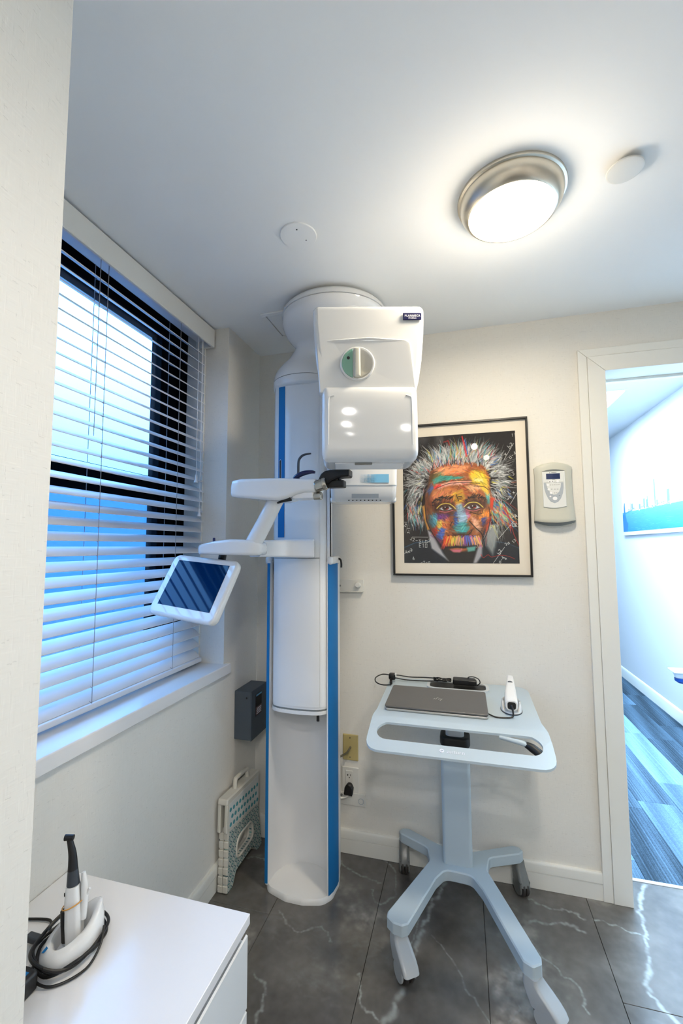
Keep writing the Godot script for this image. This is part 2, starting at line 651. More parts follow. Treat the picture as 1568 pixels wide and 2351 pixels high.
func stone() -> void:
	# dark brown-grey marble; the veins run where they run on this floor
	var w := 1024
	var h := 820
	var im := Image.create(w, h, false, Image.FORMAT_RGB8)
	var f := FastNoiseLite.new()
	f.seed = 5
	f.frequency = 0.006
	f.fractal_octaves = 5
	var f2 := FastNoiseLite.new()
	f2.seed = 9
	f2.frequency = 0.05
	f2.fractal_octaves = 3
	for y in h:
		for x in w:
			var a := f.get_noise_2d(x, y)
			var b := f2.get_noise_2d(x, y)
			var k := 0.37 + a * 0.13 + b * 0.03
			if a > 0.24:
				k += (a - 0.24) * 0.45 * (0.6 + b)
			im.set_pixel(x, y, Color(k * 1.02, k * 0.995, k * 0.955))
	var rng := RandomNumberGenerator.new()
	rng.seed = 31
	var veins := [
		[0.013, 0.85, [-0.10, -1.93, -0.12, -1.87, -0.15, -1.80, -0.165, -1.71, -0.185, -1.62, -0.20, -1.55]],
		[0.006, 0.6, [-0.18, -1.79, -0.19, -1.70, -0.21, -1.60]],
		[0.018, 0.95, [-0.205, -1.46, -0.235, -1.38, -0.255, -1.32, -0.27, -1.2]],
		[0.008, 0.7, [0.21, -1.93, 0.27, -1.91, 0.36, -1.90, 0.39, -1.88]],
		[0.010, 0.7, [0.20, -1.81, 0.28, -1.83, 0.34, -1.84, 0.38, -1.82]],
		[0.006, 0.85, [0.43, -1.89, 0.50, -1.875, 0.59, -1.85]],
		[0.006, 0.75, [0.19, -1.73, 0.26, -1.65, 0.31, -1.60, 0.32, -1.52]],
		[0.011, 0.95, [0.67, -2.12, 0.63, -2.03, 0.60, -1.94, 0.58, -1.85, 0.55, -1.74, 0.52, -1.66, 0.53, -1.61, 0.57, -1.55, 0.63, -1.4]],
		[0.009, 0.7, [-0.58, -1.95, -0.54, -1.93, -0.45, -1.88, -0.35, -1.86]],
		[0.006, 0.6, [-0.36, -1.99, -0.31, -1.94, -0.29, -1.81, -0.34, -1.75, -0.385, -1.82]],
		[0.005, 0.6, [-0.96, -1.85, -0.91, -1.86, -0.86, -1.862]],
		[0.007, 0.6, [-0.67, -1.38, -0.62, -1.34, -0.61, -1.28, -0.60, -1.2]],
		[0.006, 0.7, [-0.35, -1.47, -0.34, -1.42, -0.31, -1.37, -0.26, -1.35]],
		[0.005, 0.5, [0.09, -1.44, 0.13, -1.49]],
		[0.004, 0.6, [-0.13, -1.67, -0.04, -1.54, 0.04, -1.42]],
		[0.006, 0.5, [-0.70, -1.62, -0.6, -1.56, -0.52, -1.60, -0.47, -1.55]],
	]
	for k in 14:
		var p := Vector2(rng.randf_range(-1.0, 1.5), rng.randf_range(-1.2, -0.15)) if k < 8 else Vector2(rng.randf_range(0.75, 1.5), rng.randf_range(-2.1, -1.0))
		var d := Vector2.from_angle(rng.randf_range(0, TAU))
		var line := []
		for j in 6:
			line.append_array([p.x, p.y])
			p += d * rng.randf_range(0.03, 0.09)
			d = d.rotated(rng.randf_range(-0.6, 0.6))
		veins.append([rng.randf_range(0.002, 0.006), rng.randf_range(0.25, 0.5), line])
	for v in veins:
		var pts := []
		for p in pairs(v[2]):
			pts.append(Vector2((p.x + 1.05) / 2.56 * w, (p.y + 2.15) / 2.048 * h))
		var path := []
		for p in pts:
			path.append(Vector3(p.x, p.y, 0))
		path = Geo.curve(path, 9)
		var fine := []
		for i in path.size():
			fine.append(Vector2(path[i].x, path[i].y) + Vector2(f2.get_noise_2d(i * 3.5, pts[0].x), f2.get_noise_2d(pts[0].y, i * 3.5)) * 6.0)
		# each stretch has its own width and strength, so the vein swells, thins and breaks
		for i in fine.size() - 1:
			var swell := 0.55 + 1.1 * absf(f2.get_noise_2d(i * 5.0 + 300.0, pts[0].x + pts[0].y)) * 1.6
			var thin := clampf(0.75 + 1.2 * f2.get_noise_2d(pts[0].x, i * 7.0 + 90.0), 0.25, 1.0)
			dab(im, [fine[i], fine[i + 1]], v[0] * 400.0 * 2.8 * swell, Color(0.40, 0.40, 0.39, v[1] * 0.14), 1.0)
			dab(im, [fine[i], fine[i + 1]], v[0] * 560.0 * swell, Color(0.60, 0.62, 0.61, v[1] * 0.75 * thin), 0.9)
	# pale clouds beside the left front wheel and by the base of the unit
	for c in [[-0.47, -1.42, 0.06], [-0.60, -1.58, 0.07], [-0.35, -1.58, 0.05], [0.15, -1.52, 0.05], [0.63, -1.52, 0.07]]:
		for j in 60:
			var p := Vector2(c[0] + rng.randfn(0, c[2]), c[1] + rng.randfn(0, c[2] * 0.6))
			var q := Vector2((p.x + 1.05) / 2.56 * w, (p.y + 2.15) / 2.048 * h)
			dab(im, [q, q + Vector2(rng.randf_range(-12, 12), rng.randf_range(-6, 6))], rng.randf_range(2, 9), Color(0.48, 0.49, 0.48, 0.13), 1.0)
	var m := textured("stone", im, 0.2)
	m.metallic_specular = 0.6


func flowing(a: Array) -> Array:
	# page() points joined by a smooth line
	var p3 := []
	for p in page(a):
		p3.append(Vector3(p.x, p.y, 0))
	var o := []
	for p in Geo.curve(p3, 5):
		o.append(Vector2(p.x, p.y))
	return o


func page(a: Array) -> Array:
	# points of the portrait's 1000 x 1150 page, in its pixels
	var o := []
	for p in pairs(a):
		o.append(p * 0.6)
	return o


func portrait() -> Image:
	# a loud poster-paint head of an old man with wild white hair, chalk formulas around it.
	# Written on a 1000 x 1150 page; page() scales it.
	var w := 600
	var h := 690
	var im := Image.create(w, h, false, Image.FORMAT_RGB8)
	im.fill(Color(0.075, 0.058, 0.055))
	var rng := RandomNumberGenerator.new()
	rng.seed = 77
	var s := 0.6
	# shoulders
	fill(im, page([0, 1000, 120, 960, 330, 940, 700, 960, 880, 970, 1000, 1020, 1000, 1150, 0, 1150]), Color(0.05, 0.08, 0.12), 6)
	dab(im, page([0, 1010, 100, 968, 240, 948]), 7, Color(0.20, 0.38, 0.52, 0.7), 1.0)
	dab(im, page([760, 955, 900, 975, 1000, 1020]), 6, Color(0.18, 0.30, 0.42, 0.7), 1.0)
	# hair behind the face
	var greys := [Color(0.78, 0.79, 0.78), Color(0.55, 0.57, 0.57), Color(0.88, 0.88, 0.87), Color(0.30, 0.31, 0.31), Color(0.42, 0.43, 0.42), Color(0.66, 0.68, 0.68)]
	var brights := [Color(0.85, 0.16, 0.16), Color(0.12, 0.55, 0.62), Color(0.16, 0.34, 0.68), Color(0.85, 0.80, 0.25), Color(0.45, 0.75, 0.70), Color(0.85, 0.42, 0.30)]
	# each tuft: root x, y, spread, direction (degrees), length, count, share of bright strokes
	for t in [
		[180, 330, 60, 200, 120, 70, 0.03], [140, 420, 50, 170, 90, 60, 0.02], [130, 500, 45, 130, 90, 60, 0.05], [190, 290, 40, 235, 110, 50, 0.12],
		[300, 250, 60, 238, 150, 70, 0.05], [390, 240, 60, 255, 165, 80, 0.12], [470, 235, 55, 265, 190, 80, 0.10], [560, 230, 55, 278, 190, 80, 0.28],
		[640, 230, 55, 292, 185, 80, 0.20], [720, 240, 55, 305, 170, 70, 0.18], [790, 290, 50, 325, 120, 60, 0.06], [840, 360, 45, 350, 90, 60, 0.03],
		[850, 450, 45, 15, 85, 60, 0.06], [840, 530, 40, 50, 90, 50, 0.12], [830, 640, 40, 68, 210, 60, 0.55], [860, 720, 40, 62, 200, 50, 0.75],
		[780, 850, 40, 92, 150, 50, 0.12], [100, 640, 45, 95, 150, 46, 0.40], [120, 740, 40, 80, 120, 40, 0.22], [85, 560, 30, 110, 100, 24, 0.03],
	]:
		for k in int(t[5] * 2.2):
			var p := Vector2(t[0] + rng.randfn(0, t[2]), t[1] + rng.randfn(0, t[2] * 0.7))
			var dir := deg_to_rad(t[3] + rng.randfn(0, 16))
			var ln: float = t[4] * rng.randf_range(0.35, 0.8)
			var bend := rng.randf_range(-0.5, 0.5)
			var line := []
			for j in 5:
				line.append(p * s)
				p += Vector2.from_angle(dir) * ln / 4.0
				dir += bend / 4.0
			var c: Color = brights[rng.randi() % 6] if rng.randf() < t[6] else greys[rng.randi() % 6]
			c.a = rng.randf_range(0.35, 0.75)
			dab(im, line, rng.randf_range(4, 13), c, 1.0, true)
	dab(im, page([545, 20, 560, 90, 580, 200]), 10, Color(0.85, 0.12, 0.18, 0.8), 0.8)
	dab(im, page([570, 50, 590, 180]), 7, Color(0.15, 0.30, 0.65, 0.8), 0.8)
	dab(im, page([380, 60, 420, 50, 430, 90]), 12, Color(0.70, 0.12, 0.10, 0.7), 1.0)
	# the face
	var face := [255, 320, 330, 275, 480, 255, 620, 255, 720, 290, 770, 380, 775, 520, 800, 590, 780, 690, 745, 800, 700, 900, 650, 980, 560, 1050, 450, 1060, 350, 1000, 270, 900, 215, 780, 190, 650, 200, 540, 235, 430]
	fill(im, page(face), Color(0.62, 0.36, 0.20), 5)
	# neck and collar
	fill(im, page([350, 1000, 450, 1060, 580, 1040, 640, 980, 660, 1150, 380, 1150]), Color(0.10, 0.08, 0.07), 8)
	fill(im, page([215, 850, 260, 880, 350, 1060, 400, 1130, 330, 1080, 250, 1020]), Color(0.62, 0.62, 0.64), 6)
	fill(im, page([660, 1000, 700, 900, 690, 1080, 640, 1150, 610, 1150]), Color(0.60, 0.60, 0.62), 6)
	fill(im, page([720, 900, 800, 840, 830, 920, 780, 1080, 730, 1000]), Color(0.55, 0.57, 0.57, 0.9), 10)
	# colour patches: colour, softness, outline
	for q in [
		[Color(0.93, 0.62, 0.42), 12, [300, 300, 480, 270, 600, 290, 560, 350, 380, 360, 290, 350]],
		[Color(0.42, 0.40, 0.18), 10, [260, 350, 340, 330, 370, 380, 300, 430, 250, 420]],
		[Color(0.22, 0.62, 0.58), 6, [270, 400, 340, 365, 430, 372, 560, 385, 520, 400, 380, 410, 280, 440]],
		[Color(0.92, 0.82, 0.25), 14, [610, 330, 720, 340, 760, 420, 760, 560, 700, 500, 620, 440, 600, 380]],
		[Color(0.95, 0.90, 0.60), 8, [640, 400, 710, 410, 720, 440, 640, 430]],
		[Color(0.90, 0.66, 0.60), 8, [300, 450, 430, 420, 620, 420, 600, 450, 420, 460, 320, 490]],
		[Color(0.85, 0.18, 0.13), 6, [265, 470, 340, 440, 350, 460, 300, 490]],
		[Color(0.30, 0.42, 0.66), 8, [215, 500, 260, 430, 280, 470, 240, 540]],
		[Color(0.80, 0.50, 0.30), 12, [280, 510, 420, 470, 470, 520, 420, 570, 300, 600, 260, 560]],
		[Color(0.80, 0.62, 0.22), 8, [450, 520, 540, 500, 560, 580, 500, 640, 450, 590]],
		[Color(0.93, 0.70, 0.52), 10, [560, 470, 680, 450, 700, 500, 620, 530]],
		[Color(0.35, 0.70, 0.70), 8, [735, 560, 770, 540, 770, 640, 745, 660]],
		[Color(0.92, 0.55, 0.20), 10, [700, 620, 770, 640, 760, 780, 700, 800, 660, 740]],
		[Color(0.85, 0.25, 0.12), 6, [770, 560, 805, 590, 790, 690, 770, 660]],
		[Color(0.40, 0.20, 0.50), 9, [290, 700, 430, 710, 420, 760, 320, 770, 270, 740]],
		[Color(0.28, 0.58, 0.68), 9, [235, 720, 300, 700, 310, 800, 260, 840, 225, 790]],
		[Color(0.90, 0.48, 0.25), 9, [330, 790, 440, 720, 450, 800, 400, 870, 320, 900]],
		[Color(0.85, 0.72, 0.30), 8, [300, 780, 350, 760, 350, 850, 310, 870]],
		[Color(0.20, 0.35, 0.70), 7, [290, 920, 340, 830, 380, 850, 350, 940, 310, 960]],
		[Color(0.82, 0.22, 0.16), 7, [250, 850, 300, 830, 310, 900, 270, 910]],
		[Color(0.55, 0.70, 0.80), 8, [470, 640, 520, 620, 560, 680, 575, 780, 540, 830, 500, 800, 480, 720]],
		[Color(0.80, 0.45, 0.60), 7, [535, 620, 575, 640, 600, 740, 575, 760]],
		[Color(0.25, 0.60, 0.62), 8, [440, 830, 470, 790, 560, 790, 590, 840, 560, 890, 480, 890]],
		[Color(0.20, 0.35, 0.65), 7, [450, 700, 480, 690, 490, 800, 460, 830]],
		[Color(0.90, 0.68, 0.55), 10, [600, 730, 660, 780, 700, 870, 680, 940, 640, 860]],
		[Color(0.62, 0.38, 0.20), 8, [600, 690, 680, 690, 700, 740, 620, 740]],
		[Color(0.20, 0.25, 0.55), 7, [690, 760, 740, 740, 730, 810, 700, 830]],
		[Color(0.88, 0.30, 0.15), 7, [740, 760, 775, 740, 745, 860, 720, 900]],
		[Color(0.45, 0.20, 0.42), 8, [240, 900, 300, 940, 340, 1000, 400, 1010, 400, 970, 320, 930]],
		[Color(0.90, 0.62, 0.22), 6, [175, 640, 200, 620, 205, 760, 240, 850, 215, 850, 190, 760]],
		[Color(0.95, 0.55, 0.30), 8, [640, 880, 700, 870, 690, 940, 650, 960]],
	]:
		var c: Color = q[0]
		c.a = 0.92
		fill(im, page(q[2]), c, q[1] * s)
	# dark modelling: eye sockets, sides of the nose, jaw and temples
	for q in [[0.75, 26, [245, 620, 330, 575, 460, 610, 470, 690, 400, 705, 270, 700]], [0.75, 26, [540, 610, 640, 575, 750, 600, 760, 680, 650, 700, 550, 690]], [0.6, 24, [410, 700, 450, 700, 450, 850, 400, 880]],
			[0.7, 30, [195, 560, 240, 520, 240, 760, 330, 960, 430, 1040, 330, 1000, 220, 800]], [0.6, 26, [660, 860, 740, 780, 720, 900, 640, 1010, 560, 1050, 640, 960]], [0.65, 16, [440, 885, 600, 885, 560, 915, 470, 915]], [0.5, 24, [210, 420, 270, 320, 330, 290, 270, 400, 230, 520]], [0.5, 20, [480, 560, 540, 560, 520, 600, 490, 600]]]:
		fill(im, page(q[2]), Color(0.16, 0.09, 0.06, q[0]), q[1] * s)
	# loose strokes over the face, following it
	for k in 900:
		var p := Vector2(rng.randf_range(210, 780), rng.randf_range(290, 960))
		if not Geometry2D.is_point_in_polygon(p, PackedVector2Array(pairs(face))):
			continue
		var o := im.get_pixel(int(p.x * s), int(p.y * s))
		var c := Color.from_hsv(fposmod(o.h + rng.randfn(0, 0.02), 1.0), clampf(o.s * rng.randf_range(0.8, 1.25), 0, 1), clampf(o.v * rng.randf_range(0.55, 1.45), 0, 1), 0.5)
		var d := Vector2.from_angle((p - Vector2(500, 640)).angle() + PI / 2 + rng.randfn(0, 0.4)) * rng.randf_range(12, 40)
		dab(im, [(p - d) * s, p * s, (p + d) * s], rng.randf_range(3, 8), c, 0.9)
	# hairline over the brow
	for k in 90:
		var p := Vector2(rng.randf_range(260, 740), 0)
		p.y = 300 - 40 * sin((p.x - 260) / 480.0 * PI) + rng.randfn(0, 10)
		dab(im, [p * s, (p + Vector2(rng.randfn(0, 14), -rng.randf_range(30, 80))) * s], rng.randf_range(3, 8), [Color(0.06, 0.05, 0.06, 0.8), Color(0.72, 0.73, 0.73, 0.8), Color(0.82, 0.3, 0.2, 0.7), Color(0.3, 0.2, 0.45, 0.7)][[0, 1, 0, 1, 1, 2, 3][rng.randi() % 7]], 0.9, true)
	# brows, eyes, nose, creases
	for k in 60:
		var u := rng.randf()
		var a := Vector2(lerpf(260, 445, u), 610 - 45 * sin(u * PI * 0.8) + rng.randfn(0, 9))
		dab(im, [a * s, (a + Vector2(rng.randf_range(10, 30), rng.randf_range(-22, 6))) * s], rng.randf_range(4, 8), Color(0.10, 0.07, 0.05, 0.75), 0.9, true)
		var b := Vector2(lerpf(560, 735, u), 600 - 40 * sin(u * PI) + rng.randfn(0, 9))
		dab(im, [b * s, (b + Vector2(rng.randf_range(-10, 26), rng.randf_range(-22, 8))) * s], rng.randf_range(4, 8), Color(0.09, 0.06, 0.05, 0.75), 0.9, true)
	for e in [[385, 660, -1], [625, 655, 1]]:
		fill(im, page([e[0] - 75, e[1] + 5, e[0] - 30, e[1] - 30, e[0] + 30, e[1] - 30, e[0] + 78, e[1] + 10, e[0] + 20, e[1] + 30, e[0] - 40, e[1] + 28]), Color(0.25, 0.15, 0.10), 4)
		fill(im, page([e[0] - 55, e[1] + 5, e[0] - 20, e[1] - 17, e[0] + 25, e[1] - 17, e[0] + 58, e[1] + 8, e[0] + 15, e[1] + 20, e[0] - 30, e[1] + 18]), Color(0.72, 0.76, 0.80), 3)
		fill(im, page([e[0] - 28, e[1] - 18, e[0] + 24, e[1] - 18, e[0] + 30, e[1] + 2, e[0] + 12, e[1] + 18, e[0] - 16, e[1] + 18, e[0] - 32, e[1] + 2]), Color(0.20, 0.08, 0.05), 3)
		dab(im, page([e[0] - 6, e[1] - 8, e[0] - 5, e[1] - 8]), 6, Color(0.9, 0.9, 0.9), 0.6)
		dab(im, page([e[0] + 5, e[1] + 10, e[0] + 22, e[1] + 6]), 6, Color(0.70, 0.18, 0.10, 0.9), 0.8)
		dab(im, flowing([e[0] - 80, e[1], e[0] - 35, e[1] - 36, e[0] + 35, e[1] - 36, e[0] + 85, e[1] + 6]), 6, Color(0.88, 0.80, 0.35, 0.9), 0.8)
		dab(im, flowing([e[0] - 60, e[1] + 24, e[0], e[1] + 36, e[0] + 60, e[1] + 22]), 5, Color(0.80, 0.42, 0.45, 0.9), 0.9)
	for line in [
		[7, [440, 890, 490, 910, 560, 905, 600, 880, 610, 860]], [10, [590, 780, 640, 840, 690, 890, 700, 950, 690, 1000]], [6, [760, 660, 765, 780, 740, 880, 700, 960]],
		[5, [300, 480, 420, 440, 560, 435, 690, 450]], [4, [330, 430, 470, 415, 620, 420]], [5, [640, 470, 720, 480, 760, 510]], [6, [480, 540, 500, 600]], [6, [420, 820, 440, 780]],
		[8, [195, 560, 200, 660, 215, 780, 270, 900, 340, 1000]], [6, [500, 560, 530, 560]], [5, [600, 700, 660, 720, 700, 715]],
	]:
		dab(im, flowing(line[1]), line[0] * s * 1.2, Color(0.07, 0.05, 0.05, 0.8), 0.9)
	# moustache, mouth and chin
	fill(im, page([340, 960, 400, 900, 520, 895, 620, 905, 670, 950, 690, 1000, 560, 1000, 440, 1000, 360, 1000]), Color(0.30, 0.16, 0.12), 5)
	var pots := [Color(0.80, 0.22, 0.15), Color(0.92, 0.52, 0.15), Color(0.90, 0.78, 0.30), Color(0.55, 0.62, 0.25), Color(0.92, 0.60, 0.50), Color(0.45, 0.25, 0.58), Color(0.30, 0.45, 0.75), Color(0.85, 0.45, 0.60), Color(0.92, 0.70, 0.40)]
	for k in 170:
		var u := rng.randf()
		var p := Vector2(lerpf(370, 670, u), 905 + rng.randf_range(0, 30))
		var c: Color = pots[clampi(int(u * 9.0 + rng.randfn(0, 0.9)), 0, 8)]
		c.a = 0.85
		dab(im, [p * s, (p + Vector2((u - 0.5) * 50 + rng.randfn(0, 7), rng.randf_range(45, 100))) * s], rng.randf_range(3, 8), c, 0.8, true)
	dab(im, page([380, 1015, 470, 1005, 540, 1010, 640, 1000]), 16, Color(0.06, 0.04, 0.05, 0.95), 0.8)
	fill(im, page([560, 1010, 640, 1000, 630, 1040, 570, 1050]), Color(0.35, 0.62, 0.58), 5)
	fill(im, page([420, 1030, 520, 1030, 500, 1055, 440, 1050]), Color(0.78, 0.40, 0.48), 5)
	# chalk marks
	var glyph := {"b": [0, 0, 0, 10, 5, 10, 5, 5, 0, 5], "x": [0, 4, 5, 10, 2.5, 7, 5, 4, 0, 10], "a": [5, 5, 0, 5, 0, 10, 5, 10, 5, 4], "2": [0, 1, 4, 0, 5, 3, 0, 8, 5, 8], "=": [0, 5, 5, 5, 5, 7, 0, 7], "4": [4, 10, 4, 0, 0, 7, 6, 7], "3": [0, 0, 5, 0, 2, 4, 5, 7, 0, 10], "E": [5, 0, 0, 0, 0, 5, 4, 5, 0, 5, 0, 10, 5, 10], "0": [0, 0, 5, 0, 5, 10, 0, 10, 0, 0], "A": [0, 10, 3, 0, 6, 10, 1, 6, 5, 6], "s": [5, 4, 0, 4, 5, 9, 0, 10], "i": [2, 4, 2, 10], "n": [0, 10, 0, 4, 5, 5, 5, 10], "-": [0, 6, 5, 6], "1": [1, 2, 3, 0, 3, 10], "L": [0, 0, 0, 10, 5, 10], "'": [2, 0, 2, 3], "c": [5, 4, 0, 5, 0, 10, 5, 10]}
	for t in [["=b'x", 835, 240, -40, 3.0], ["b2", 930, 130, -40, 3.2], ["a-4", 935, 220, -35, 3.0], ["11", 970, 25, 0, 2.5], ["3", 960, 365, -20, 3.0], ["=b'x", 905, 590, -50, 2.8], ["=A", 945, 740, -25, 2.8], ["-0E3", 930, 810, 0, 2.6], ["2a", 880, 980, -40, 2.6], ["12", 940, 960, -40, 2.4], ["b2", 815, 1060, -60, 2.8], ["a-4", 820, 1130, -50, 2.6], ["94", 860, 1120, -50, 2.2], ["2-sin2", 80, 925, 3, 3.4], ["E10", 140, 975, 3, 3.2], ["Lc", 10, 360, 0, 3.0], ["4x2", 5, 1040, -20, 3.0], ["94", 50, 1100, -10, 2.8], ["2x1", 0, 820, -80, 2.2], ["3-1", 30, 880, -85, 2.2], ["c2-a", 150, 1135, -8, 2.6]]:
		var pos := Vector2(t[1], t[2])
		var turn := deg_to_rad(t[3])
		for ch in t[0]:
			if glyph.has(ch):
				var line := []
				for p in pairs(glyph[ch]):
					line.append((pos + (p * float(t[4])).rotated(turn)) * s)
				dab(im, line, 2.2, Color(0.85, 0.85, 0.83, 0.85), 0.8)
			pos += Vector2(8.5 * float(t[4]), 0).rotated(turn)
	for line in [[900, 250, 985, 110], [940, 640, 1000, 540], [830, 940, 960, 790], [780, 1150, 880, 1010], [55, 935, 65, 945, 75, 915, 220, 918], [135, 970, 220, 965], [0, 1065, 75, 1030]]:
		dab(im, page(line), 2.0, Color(0.85, 0.85, 0.83, 0.85), 0.8)
	dab(im, page([890, 640, 930, 780, 960, 900, 1000, 1000]), 5, Color(0.70, 0.08, 0.08, 0.8), 0.9)
	dab(im, flowing([680, 1070, 700, 1100, 740, 1075, 770, 1095, 830, 1080, 900, 1085, 960, 1110]), 3, Color(0.75, 0.12, 0.10, 0.8), 0.9)
	return im


func waterfront() -> Image:
	# a wide print: pale sky, a line of towers over blue water, bridge pier at the left
	var w := 720
	var h := 240
	var im := Image.create(w, h, false, Image.FORMAT_RGB8)
	for y in h:
		for x in w:
			var c := Color(0.88, 0.86, 0.88).lerp(Color(0.62, 0.72, 0.85), clampf(x / 620.0 - 0.35, 0, 1) * (1.0 - y / 150.0)) if y < 140 else Color(0.34, 0.56, 0.70).lerp(Color(0.16, 0.46, 0.66), (y - 140) / 100.0)
			im.set_pixel(x, y, c)
	var rng := RandomNumberGenerator.new()
	rng.seed = 4
	var x := 92
	while x < w:
		var bw := rng.randi_range(7, 20)
		var bh := int(rng.randf_range(14, 62) * (0.6 + 0.6 * exp(-pow((x - 330) / 170.0, 2.0))))
		if x > 320 and x < 340:
			bh = 118
		var c := Color(0.62, 0.55, 0.62).lerp(Color(0.86, 0.74, 0.74), rng.randf())
		if rng.randf() < 0.25:
			c = Color(0.40, 0.50, 0.60)
		im.fill_rect(Rect2i(x, 138 - bh, bw, bh), c)
		im.fill_rect(Rect2i(x, 138 - bh, 2, bh), c.darkened(0.15))
		for k in rng.randi_range(0, 6):
			im.fill_rect(Rect2i(x + rng.randi_range(2, bw - 1), 138 - rng.randi_range(4, maxi(bh, 6)), 2, 3), c.lightened(0.2))
		x += bw + rng.randi_range(-2, 5)
	for k in 130:
		var px := rng.randi_range(60, w)
		im.fill_rect(Rect2i(px, rng.randi_range(126, 140), rng.randi_range(4, 14), rng.randi_range(2, 6)), Color(0.30, 0.46, 0.58).lerp(Color(0.75, 0.68, 0.70), rng.randf()))
	for k in 220:
		var py := rng.randi_range(142, 238)
		im.fill_rect(Rect2i(rng.randi_range(0, w), py, rng.randi_range(8, 40), 1), Color(0.42, 0.64, 0.78).lerp(Color(0.18, 0.42, 0.62), rng.randf()))
	fill(im, pairs([0, 240, 0, 150, 14, 150, 18, 110, 24, 92, 32, 92, 34, 150, 48, 190, 62, 196, 50, 240]), Color(0.16, 0.40, 0.58), 2)
	dab(im, pairs([0, 156, 60, 143, 110, 136]), 5, Color(0.20, 0.44, 0.60), 0.6)
	return im


func carpet() -> Array:
	# a few plank colourings, streaked along their length
	var out := []
	var rng := RandomNumberGenerator.new()
	rng.seed = 21
	for k in 5:
		var im := Image.create(64, 256, false, Image.FORMAT_RGB8)
		var base: float = [0.25, 0.31, 0.39, 0.28, 0.47][k]
		for x in 64:
			var line := base + rng.randfn(0, 0.016) + (0.06 if rng.randf() < [0.22, 0.3, 0.08, 0.1, 0.05][k] else 0.0)
			for y in 256:
				var a := line + 0.04 * sin(y * 0.021 + x * 0.13 + k) + rng.randfn(0, 0.02)
				im.set_pixel(x, y, Color(a * 0.80, a * 1.02, a * 1.2))
		var m := textured("carpet_plank_%d" % k, im, 0.95)
		m.metallic_specular = 0.2
		out.append(m)
	return out


func stool_print() -> Image:
	var n := 256
	var im := Image.create(n, n, false, Image.FORMAT_RGB8)
	im.fill(Color(0.74, 0.76, 0.73))
	for gy in range(0, 5):
		for gx in range(0, 5):
			var c := Vector2(gx * 64 + (32 if gy % 2 else 0), gy * 64)
			var ring := []
			for k in 5:
				ring.append(c + Vector2.from_angle(TAU * k / 4.0) * Vector2(24, 30))
			dab(im, ring, 7, Color(0.20, 0.36, 0.40), 0.4)
			dab(im, [c + Vector2(-4, 0), c + Vector2(4, 0)], 15, Color(0.24, 0.52, 0.52), 0.3)
			dab(im, [c + Vector2(-32, -20), c + Vector2(-22, -32)], 6, Color(0.35, 0.60, 0.58), 0.4)
			dab(im, [c + Vector2(32, 20), c + Vector2(22, 32)], 6, Color(0.35, 0.60, 0.58), 0.4)
	return im


# ---------------------------------------------------------------- the room
func slab(x0: float, x1: float, y0: float, y1: float, z0: float, z1: float, ch := 0.0) -> Geo:
	return geo().box(Vector3((x0 + x1) / 2, (y0 + y1) / 2, (z0 + z1) / 2), Vector3(x1 - x0, y1 - y0, z1 - z0), Transform3D.IDENTITY, ch)


func add_slab(g: Geo, x0: float, x1: float, y0: float, y1: float, z0: float, z1: float, ch := 0.0) -> Geo:
	return g.box(Vector3((x0 + x1) / 2, (y0 + y1) / 2, (z0 + z1) / 2), Vector3(x1 - x0, y1 - y0, z1 - z0), Transform3D.IDENTITY, ch)


func floors() -> void:
	var fl := struct("floor", slab(-1.4, 1.6, -0.10, -0.008, -2.137, 2.1), M.grout)
	for k in range(-3, 5):
		var x0 := maxf(0.045 + 0.385 * k, LEFT)
		var x1 := minf(0.045 + 0.385 * (k + 1), 1.45)
		if x1 - x0 < 0.02:
			continue
		var z := -2.37 if k % 2 else -2.755
		if absi(k) == 1:
			z = -2.37 + 0.015 * k if k == 1 else -2.755
		while z < 2.0:
			var z0 := maxf(z, -2.136)
			var z1 := minf(z + 0.77, 2.0)
			if z1 - z0 > 0.03:
				part(fl, "tile", slab(x0 + 0.0008, x1 - 0.0008, -0.008, 0.0, z0 + 0.0008, z1 - 0.0008, 0.0008), M.stone, 38.0, floor_map)
			z += 0.77
	struct("trim", slab(0.565, 1.42, -0.006, 0.003, -2.150, -2.132, 0.001), M.threshold_metal)
	var hf := struct("floor_hall", slab(0.2, 1.72, -0.10, -0.006, -7.1, -2.15), M.grout)
	var planks := carpet()
	var rng := RandomNumberGenerator.new()
	rng.seed = 3
	for k in 7:
		var x0 := 0.33 + 0.18 * k
		var z := -7.0 - rng.randf() * 0.7
		while z < -2.15:
			var z1 := minf(z + 0.72, -2.15)
			var z0 := maxf(z, -7.0)
			if z1 - z0 > 0.02:
				var g := slab(x0 + 0.0006, x0 + 0.1794, -0.006, 0.0, z0 + 0.0006, z1 - 0.0006, 0.001)
				part(hf, "carpet_plank", g, planks[rng.randi() % 5], 38.0, func(p: Vector3): return Vector2((p.x - x0) / 0.18, (p.z - z0) / 0.9))
			z += 0.72


